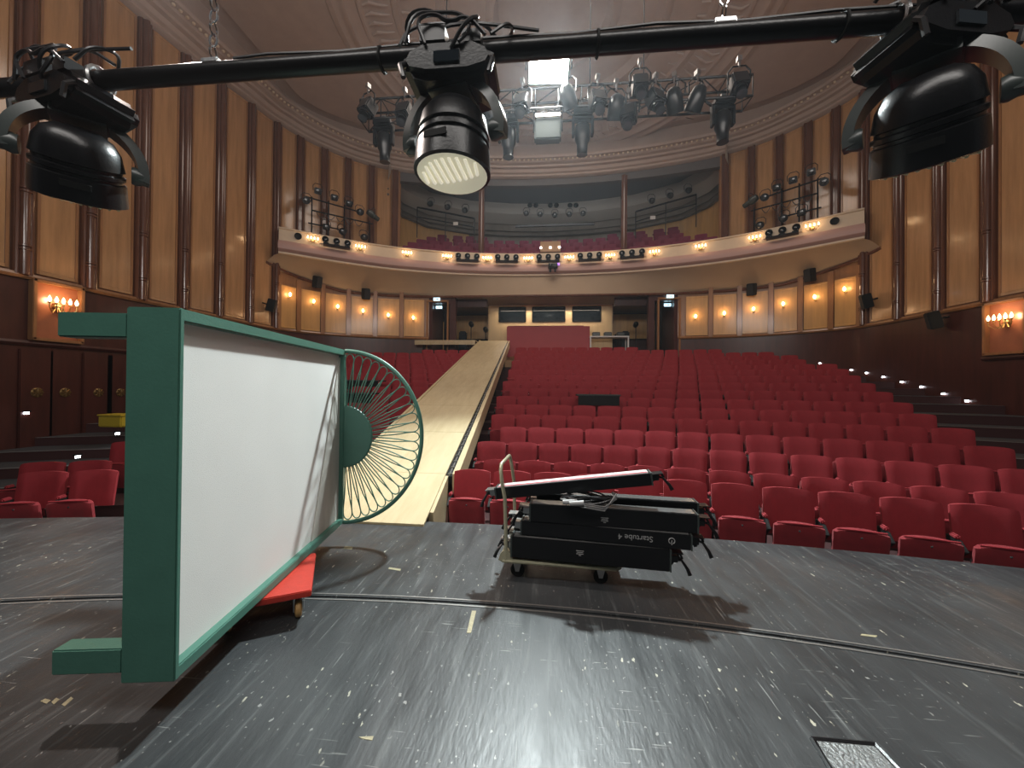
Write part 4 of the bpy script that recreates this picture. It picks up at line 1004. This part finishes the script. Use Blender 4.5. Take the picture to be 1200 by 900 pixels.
# cables
o = empty('cable_coil', cm(.62, 3.12, .69)); b = MB()
def rnd(a): return random.uniform(-a, a)
for k in range(6):
    rr = .20 + rnd(.025); cx_, cy_ = rnd(.03), rnd(.02)
    pts = [V((cx_ + rr * cos(a), cy_ + rr * .42 * sin(a) - .02, .0 + .014 * k * .5 + .02 * sin(a * 2 + k))) for a in [2 * pi * q / 28 for q in range(28)]]
    b.tube(pts, .0065, 6, close=True)
b.build('cable_loops', cable_m, o)
b = MB()
for k in range(3):
    b.tube([V((-.20 + rnd(.02), -.08, .02)), V((-.05, -.12 - .01 * k, .0 - .01 * k)), V((.12, -.12, -.02 - .015 * k)), V((.22, -.06, .03 + .02 * k)), V((.2, .02, .06))], .0065, 6)
b.build('hanging_loop', mat('cable_grey', (.16, .16, .16), .35), o)
for x, y in ((-.14, -.1), (-.09, -.13)): MB().tube([V((x - .06, y, .0)), V((x + .05, y - .01, .012))], [.018, .022], 10).build('plug', mat('plug_grey', (.3, .3, .3), .4), o)
tag(o, 'coil of black power cable lying on the battens', 'cable')

# ------------------------------------------------------------------ overhead pipe and moving heads
PZ, PY = 3.29, 1.91
def pipe_x(px): v = ray(px, 60); return v.x / v.y * PY
o = empty('lighting_pipe', (0, PY, PZ)); tag(o, 'long black lighting pipe hanging across the stage overhead', 'lighting pipe')
MB().tube([(-3.6, 0, 0), (3.0, 0, 0)], .048, 20).build('pipe', dark, o)
b = MB(); pts = [V((-1.7 + .2 * k, -.015, .056 + .010 * sin(k * 1.3) * (1 if k % 2 else .3))) for k in range(20)]; b.tube(pts, .008, 6)
pts = [V((-.1 + .15 * k, .02, .058 + .012 * sin(k * .9))) for k in range(18)]; b.tube(pts, .008, 6)
b.build('power_cable', cable_m, o)
for px in (448, 700, 985):
    x = pipe_x(px); b = MB(); b.tube([V((x, .055 * cos(a), .055 * sin(a))) for a in [2 * pi * q / 12 for q in range(12)]], .007, 6, close=True); b.build('cable_tie', darkm, o)
for px, w in ((250, 'left'), (848, 'right')):
    x = pipe_x(px); c = empty('hoist_chain', (x, PY, PZ)); 
    MB().box((0, 0, .05), (.10, .06, .03)).build('pipe_clamp', alum, c, bevel=.006)
    for k in range(16):
        q = 0 if k % 2 else pi / 2; zz = .11 + k * .066; pts = []
        for a in [2 * pi * j / 10 for j in range(10)]:
            h_ = .022 * cos(a); v_ = .036 * sin(a); pts.append(V((h_ * cos(q), h_ * sin(q), zz + v_)))
        MB().tube(pts, .0055, 6, close=True).build('link', chrome, c)
    MB().tube([(0, 0, 1.1), (0, 0, 9.3)], .01, 6).build('steel_cable', alum, c)
    tag(c, 'steel chain holding up the %s half of the overhead pipe' % w, 'chain')
def arc_band(R, w, t, a0, a1, n=28):
    b = MB(); rows = []
    for k in range(n + 1):
        a = a0 + (a1 - a0) * k / n; tp = 1 - .35 * abs(2 * k / n - 1) ** 2
        rows.append([V((R_ * cos(a), y, R_ * sin(a))) for R_, y in ((R, -w / 2 * tp), (R + t, -w / 2 * tp * .8), (R + t, w / 2 * tp * .8), (R, w / 2 * tp), (R, -w / 2 * tp))])
    b.grid(rows); b.add(rows[0][:4], [(0, 1, 2, 3)]); b.add(rows[-1][:4], [(3, 2, 1, 0)]); return b
lens_up = None
def chaikin(P, n=2):
    P = [V(p) for p in P]
    for _ in range(n):
        Q = [P[0]]
        for a, b in zip(P, P[1:]): Q += [a * .75 + b * .25, a * .25 + b * .75]
        P = Q + [P[-1]]
    return P
def moving_head(x, pan, tilt, label, sc=1.0, basepan=0, glow=False):
    o = empty('moving_head_light', (x, PY, PZ)); o.scale = (sc,) * 3
    for q in (-.12, .12):
        b = MB(); b.tube([V((q, .062 * cos(a), .062 * sin(a))) for a in [2 * pi * k / 14 for k in range(14)]], .012, 6, close=True); b.box((q, 0, -.085), (.05, .07, .06))
        b.build('clamp', alum, o)
    b = MB(); rc = Matrix.Rotation(basepan, 3, 'Z')
    prof = [(-.23, -.10), (-.20, -.04), (-.12, -.0), (.12, 0), (.20, -.04), (.23, -.10), (.20, -.155), (.10, -.18), (-.10, -.18), (-.20, -.155)]
    b.prism([(p[0], -.15, p[1] - .04) for p in prof], (0, .30, 0)); b.v = [tuple(rc @ V(v)) for v in b.v]
    b.build('base', dark, o, bevel=.05)
    b = MB(); b.box((0, -.155, -.14), (.12, .01, .05)); b.v = [tuple(rc @ V(v)) for v in b.v]; b.build('display', glassd, o)
    b = MB()
    for q in (-.2, .2): b.tube([(q, -.12, -.13), (q * 1.08, -.16, -.17), (q, -.16, -.23)], .012, 6)
    for P in (((.02, -.15, -.10), (.10, -.2, -.02), (.16, -.13, .06), (.05, -.05, .10), (-.1, -.06, .11), (-.2, -.12, .03), (-.22, -.16, -.08)),
              ((-.15, .03, .07), (-.05, -.1, .05), (.1, -.13, .03), (.2, -.06, .08), (.42, -.02, .07)),
              ((-.2, -.15, -.06), (-.16, -.16, .07), (-.06, -.1, .12), (.06, -.12, .09), (.12, -.16, -.02), (.06, -.17, -.09)),
              ((-.1, -.16, -.08), (-.14, -.18, .02), (-.05, -.17, .05), (.02, -.18, -.01), (.10, -.17, .03), (.18, -.15, -.05)),
              ((-.24, 0, .05), (-.22, -.1, .12), (-.1, -.12, .13), (.0, -.08, .07), (.14, -.05, .12), (.23, .02, .06)),
              ((.2, -.12, -.02), (.28, -.1, .05), (.3, 0, .09), (.2, .05, .06))):
        b.tube(chaikin(P), .0085, 6)
    b.box((-.07, -.11, -.02), (.12, .08, .07)); b.box((.11, -.10, -.03), (.09, .07, .06))
    b.v = [tuple(rc @ V(v)) for v in b.v]; b.build('cable_and_handles', cable_m, o)
    yk = empty('yoke', (0, 0, -.27)); 
    bpy.data.objects.remove(yk)
    R_ = .228
    RP = Matrix.Rotation(pan, 3, 'Z')
    b = arc_band(R_, .12, .045, -.12, pi + .12); b.box((0, 0, .225), (.2, .17, .07)); b.v = [tuple(RP @ V((v[0], v[1], v[2] - .42))) for v in b.v]
    b.build('yoke', greym, o)
    for q in (-1, 1):
        b = MB(); b.lathe([(.045, 0), (.05, .02), (.03, .075)], V((q * (R_ - .03), 0, 0)), Matrix.Rotation(q * pi / 2, 3, 'Y'), n=16)
        b.v = [tuple(RP @ V((v[0], v[1], v[2] - .42))) for v in b.v]; b.build('pivot_boss', greym, o)
    T_ = RP @ Matrix.Rotation(tilt, 3, 'X')
    b = MB(); b.lathe([(.02, .165), (.08, .16), (.13, .13), (.16, .08), (.172, .02), (.176, -.0), (.165, -.006), (.165, -.02), (.178, -.026), (.178, -.045), (.168, -.05), (.168, -.062), (.180, -.068), (.185, -.13), (.188, -.185), (.176, -.19)], n=40)
    b.v = [tuple(T_ @ V(v) + V((0, 0, -.42))) for v in b.v]; hd = b.build('head', dark, o)
    b = MB(); b.lathe([(.172, -.1915), (.12, -.194), (.0, -.196)], n=36, cap=False); b.v = [tuple(T_ @ V(v) + V((0, 0, -.42))) for v in b.v]; b.build('lens', mat('lens_reflection_glow', (.8, .75, .55), .3, emit=(1, .96, .74), estr=.24) if glow else lens_c, hd)  # emission on lens and ridges stands in for reflected stage light
    b = MB()
    for k in range(-4, 5):
        hw = sqrt(.155 ** 2 - (k * .034) ** 2) * .9; b.tube([V((k * .034 + .012, -hw, -.196)), V((k * .034 - .012, hw * .3, -.196))], [.007, .009], 6)
    b.v = [tuple(T_ @ V(v) + V((0, 0, -.42))) for v in b.v]; b.build('lens_ridge', mat('ridge_reflection_glow', (.95, .9, .75), .3, emit=(1, .95, .75), estr=.5) if glow else lens_c, hd)
    b = MB(); b.box((0, -.186, -.10), (.11, .006, .03)); b.v = [tuple(T_ @ V(v) + V((0, 0, -.42))) for v in b.v]; b.build('badge', darkm, hd)
    tag(o, label, 'stage light', 'moving heads on the overhead pipe'); return o
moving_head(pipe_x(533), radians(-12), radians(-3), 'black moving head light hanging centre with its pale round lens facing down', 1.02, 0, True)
moving_head(pipe_x(95), radians(49), radians(27), 'black moving head light at the left end of the overhead pipe', 1.06, radians(-10))
moving_head(pipe_x(1085), radians(-42), radians(27), 'black moving head light at the right end of the overhead pipe', 1.06, radians(10))

# ------------------------------------------------------------------ truss in the auditorium
TY = 7.95
o = empty('lighting_truss', (-.1, TY, 7.8)); X0, X1 = -4.05, 4.05
b = MB(); D = .42
for y, z in ((0, 0), (0, -.42), (D, 0), (D, -.42)): b.tube([(X0, y, z), (X1, y, z)], .025, 8)
b.build('chords', dark, o)
b = MB(); nn = 17
for k in range(nn + 1):
    x = X0 + (X1 - X0) * k / nn; x2 = X0 + (X1 - X0) * (k + 1) / nn
    for y in (0, D): b.tube([(x, y, 0), (x, y, -.42)], .012, 5)
    for z in (0, -.42): b.tube([(x, 0, z), (x, D, z)], .012, 5)
    if k < nn:
        for z in (0, -.42): b.tube([(x, 0 if k % 2 else D, z), (x2, D if k % 2 else 0, z)], .012, 5)
        b.tube([(x, D, 0 if k % 2 else -.42), (x2, D, -.42 if k % 2 else 0)], .012, 5)
b.build('lattice', dark, o)
b = MB(); 
for k in range(26):
    x = X0 + .3 + rnd(.05) + k * .29; b.tube([(x, .1, -.38), (x + .12, .05, -.5 - rnd(.05)), (x + .28, .1, -.4)], .016, 5)
b.build('cable_swags', cable_m, o)
for x in (-2.2, 0.9, 2.0): MB().tube([(x, D / 2, 0), (x, D / 2, 5.0)], .012, 6).build('suspension_cable', dark, o)
tag(o, 'black box truss full of lamps hanging under the ceiling medallion', 'truss')
def tpos(px, py, Y=TY + .15): return atY(px, py, Y)
mh_b = MB().box((0, 0, -.06), (.34, .28, .12)); mh_base = mh_b.mesh('base', dark, bevel=.02)
mh_y = MB()
for q in (-1, 1): mh_y.box((q * .17, 0, -.28), (.05, .12, .34))
mh_y.box((0, 0, -.14), (.36, .14, .06)); mh_yoke = mh_y.mesh('yoke', dark, bevel=.012)
mh_h = MB().lathe([(.09, .16), (.13, .12), (.14, 0), (.135, -.12), (.10, -.20), (.095, -.36), (.10, -.38), (.02, -.38)], (0, 0, -.36), n=16).mesh('head', dark)
for px, py, lab, tl_ in ((450, 143, 'leftmost large lamp below the truss, hanging straight down', 5), (596, 138, 'moving head under the truss between pipe lamp and flood', 0), (683, 131, 'moving head under the truss just right of the flood', 8), (847, 118, 'rightmost large moving head hanging from the truss end', 0)):
    p = tpos(px, py); r = empty('truss_moving_head', (p.x, p.y, 7.38 if False else p.z)); r.scale = (1.15,) * 3
    link(mh_base, 'base', r); link(mh_yoke, 'yoke', r); h = link(mh_h, 'head', r); h.rotation_euler = (radians(tl_), 0, 0)
    MB().box((0, 0, .03), (.08, .08, .14)).build('clamp', alum, r)
    tag(r, lab, 'stage light', 'moving heads under the truss')
PL = [(431, 127, 'box'), (474, 132, 'box'), (574, 128, 'par'), (612, 122, 'box'), (700, 118, 'box'), (722, 124, 'par'), (737, 135, 'box'), (768, 117, 'box'), (790, 116, 'par'), (817, 114, 'par'), (866, 98, 'box'), (750, 100, 'box'), (665, 112, 'par')]
PL.sort()
for i, (px, py, kd) in enumerate(PL):
    spot(tpos(px, py, TY - .05), (radians(35 if kd == 'par' else -25), 0, rnd(.6)), kd, '%s small black lamp from the left along the auditorium truss' % ORD[i], 'small lamps on the truss', sc=1.15)
p = tpos(642, 138); r = empty('floodlight', p); MB().box((0, 0, -.28), (.56, .22, .46)).build('housing', greym, r, bevel=.03); MB().box((0, -.125, -.02), (.52, .05, .05)).build('lit_tube', bar_m, r, bevel=.01)
MB().tube([(-.3, 0, -.3), (-.3, 0, .1), (.3, 0, .1), (.3, 0, -.3)], .015, 6).build('yoke', dark, r); tag(r, 'grey floodlight with a lit bar hanging centre under the truss', 'floodlight')
LP = tpos(643, 82, 7.72); r = empty('work_light', LP)
tgt = V((0.3, 0.3, 0)); dr = (tgt - LP).normalized(); rot = dr.to_track_quat('-Z', 'Y').to_euler()
r.rotation_euler = rot
MB().box((0, 0, .08), (.84, .50, .16)).build('housing', greym, r, bevel=.02); MB().box((0, 0, -.012), (.76, .42, .02)).build('glass', flood_m, r, smooth=False)
MB().tube([(-.46, 0, .06), (-.46, .3, .2), (.46, .3, .2), (.46, 0, .06)], .018, 6).build('bracket', dark, r)
tag(r, 'brilliant white work light blazing on the truss above the centre', 'work light')

# floor hatch and marks
hc = [atZ(957, 869, .0), atZ(1024, 875, 0), atZ(1062, 915, 0), atZ(985, 915, 0)]
ctr = sum(hc, V()) / 4; o = empty('floor_hatch', (ctr.x, ctr.y, 0))
q = [p - ctr for p in hc]
b = MB(); b.prism([V((p.x, p.y, .001)) for p in q], (0, 0, .003)); b.build('checker_plate', mat('checker_plate', (.30, .31, .31), .4, .5, noise=.5, nscale=55, bump=.8, bscale=60), o)
b = MB()
for i in range(4):
    a_, c_ = q[i] * 1.12, q[(i + 1) % 4] * 1.12; b.tube([V((a_.x, a_.y, .0)), V((c_.x, c_.y, .0))], .012, 6)
b.build('hatch_frame', dark, o); tag(o, 'small textured metal hatch let into the stage floor at lower right', 'hatch')

tape = mat('pale_tape', (.36, .32, .20), .6, noise=.3, nscale=30)
for pts, lb in (([(553, 716), (558, 716), (552, 742), (547, 742)], 'short pale tape strip on the stage below the trolley handle'),
                ([(47, 822), (53, 819), (60, 821), (54, 825)], 'leftmost pale paint dab on the stage at lower left'), ([(60, 823), (66, 818), (70, 820), (63, 826)], 'middle pale paint dab on the stage at lower left'), ([(72, 826), (83, 817), (86, 819), (76, 828)], 'rightmost pale paint dab on the stage at lower left'),
                ([(420, 864), (438, 863), (436, 868), (424, 866)], 'pale worn patch on the stage at lower centre left'),
                ([(456, 665), (470, 667), (469, 669), (455, 667)], 'pale worn dash on the apron near the headboard shadow'), ([(405, 640), (414, 641), (412, 644), (402, 643)], 'small pale scrape on the apron beside the bed foot'),
                ([(1010, 743), (1028, 745), (1027, 747), (1008, 745)], 'small pale scrape on the apron right of the trolley')):
    P = [atZ(x, y, .0) for x, y in pts]; c_ = sum(P, V()) / 4; b = MB(); b.prism([V(((p - c_).x, (p - c_).y, .0005)) for p in P], (0, 0, .0015)); o = b.build('paint_mark', tape, smooth=False); o.location = (c_.x, c_.y, 0); tag(o, lb, 'mark')
# proscenium opening edges and stage house (unlit, behind the camera)
b = MB(); b.box((0, -9.1, 6), (30, .2, 14)); struct(b.build('wall_stage_rear', concrete))

# ------------------------------------------------------------------ lights
def area(name, loc, tgt_, e, sx, sy, col=(1, 1, 1), spread=180):
    l = bpy.data.lights.new(name, 'AREA'); l.shape = 'RECTANGLE'; l.size = sx; l.size_y = sy; l.energy = e; l.color = col; l.spread = radians(spread)
    o = bpy.data.objects.new(name, l); COL.objects.link(o); o.location = loc; o.rotation_euler = (V(tgt_) - V(loc)).to_track_quat('-Z', 'Y').to_euler(); return o
l = bpy.data.lights.new('work_light_beam', 'SPOT'); l.energy = 4900; l.spot_size = radians(100); l.spot_blend = .4; l.shadow_soft_size = .16; l.color = (.84, .98, 1)
lo = bpy.data.objects.new('work_light_beam', l); COL.objects.link(lo); lo.location = LP + dr * .08; lo.rotation_euler = rot
area('house_light_ring', (0, 12, 12.55), (0, 12, 0), 430, 6, 6, (1, .86, .74))
area('stage_fill', (0, -1.5, 7.5), (0, 7, 1.0), 390, 9, 1.2, (1, .95, .9))  # unseen soft light added behind the camera as fill
l = bpy.data.lights.new('overhead_stage_lamp', 'SPOT'); l.energy = 620; l.spot_size = radians(105); l.spot_blend = .5; l.shadow_soft_size = .09; l.color = (1, .86, .78)
lo = bpy.data.objects.new('overhead_stage_lamp', l); COL.objects.link(lo); lo.location = cm(-3.2, 3.3, 5.3); lo.rotation_euler = (V((-2.6, 1.6, 0)) - lo.location).to_track_quat('-Z', 'Y').to_euler()
area('ceiling_fill', (0, 3.0, 6.5), (0, 13, 12.5), 260, 10, 1.0, (1, .90, .84))  # unseen area light added over the stage front to brighten the ceiling
area('under_balcony_downlight', (0, 19.0, 5.5), (0, 18.6, 3), 60, 5, .4, (1, .85, .66))
area('gallery_downlight', (0, 19.0, 11.0), (0, 21.4, 9.5), 26, 8, .4, (.8, .9, 1))
hm = bpy.data.materials.new('glare_haze'); hm.use_nodes = True; hn = hm.node_tree; hn.nodes.clear()
ho = hn.nodes.new('ShaderNodeOutputMaterial'); hv = hn.nodes.new('ShaderNodeVolumeScatter'); hv.inputs['Density'].default_value = .0010; hv.inputs['Anisotropy'].default_value = .55; hv.inputs['Color'].default_value = (.9, .94, 1, 1)
hn.links.new(hv.outputs[0], ho.inputs['Volume'])
hz_ = MB().box((0, 6.3, 6.1), (23.5, 30.6, 14.6)).build('glare_haze', hm, smooth=False); tag(hz_, 'thin haze added in the air as a stand-in for lens glare', 'haze', None, 'stuff')  # added volume imitating lens veil and flare round the work light
w = bpy.data.worlds.new('world'); S.world = w; w.use_nodes = True
w.node_tree.nodes['Background'].inputs[0].default_value = (.75, .8, .85, 1); w.node_tree.nodes['Background'].inputs[1].default_value = .12

S.view_settings.view_transform = 'Standard'; S.view_settings.look = 'None'; S.view_settings.exposure = 0; S.view_settings.gamma = 1
try: S.view_settings.use_curve_mapping = False
except Exception: pass
S.cycles.use_denoising = True; S.cycles.max_bounces = 6; S.cycles.sample_clamp_indirect = 6
try: S.cycles.denoiser = 'OPENIMAGEDENOISE'
except Exception: pass
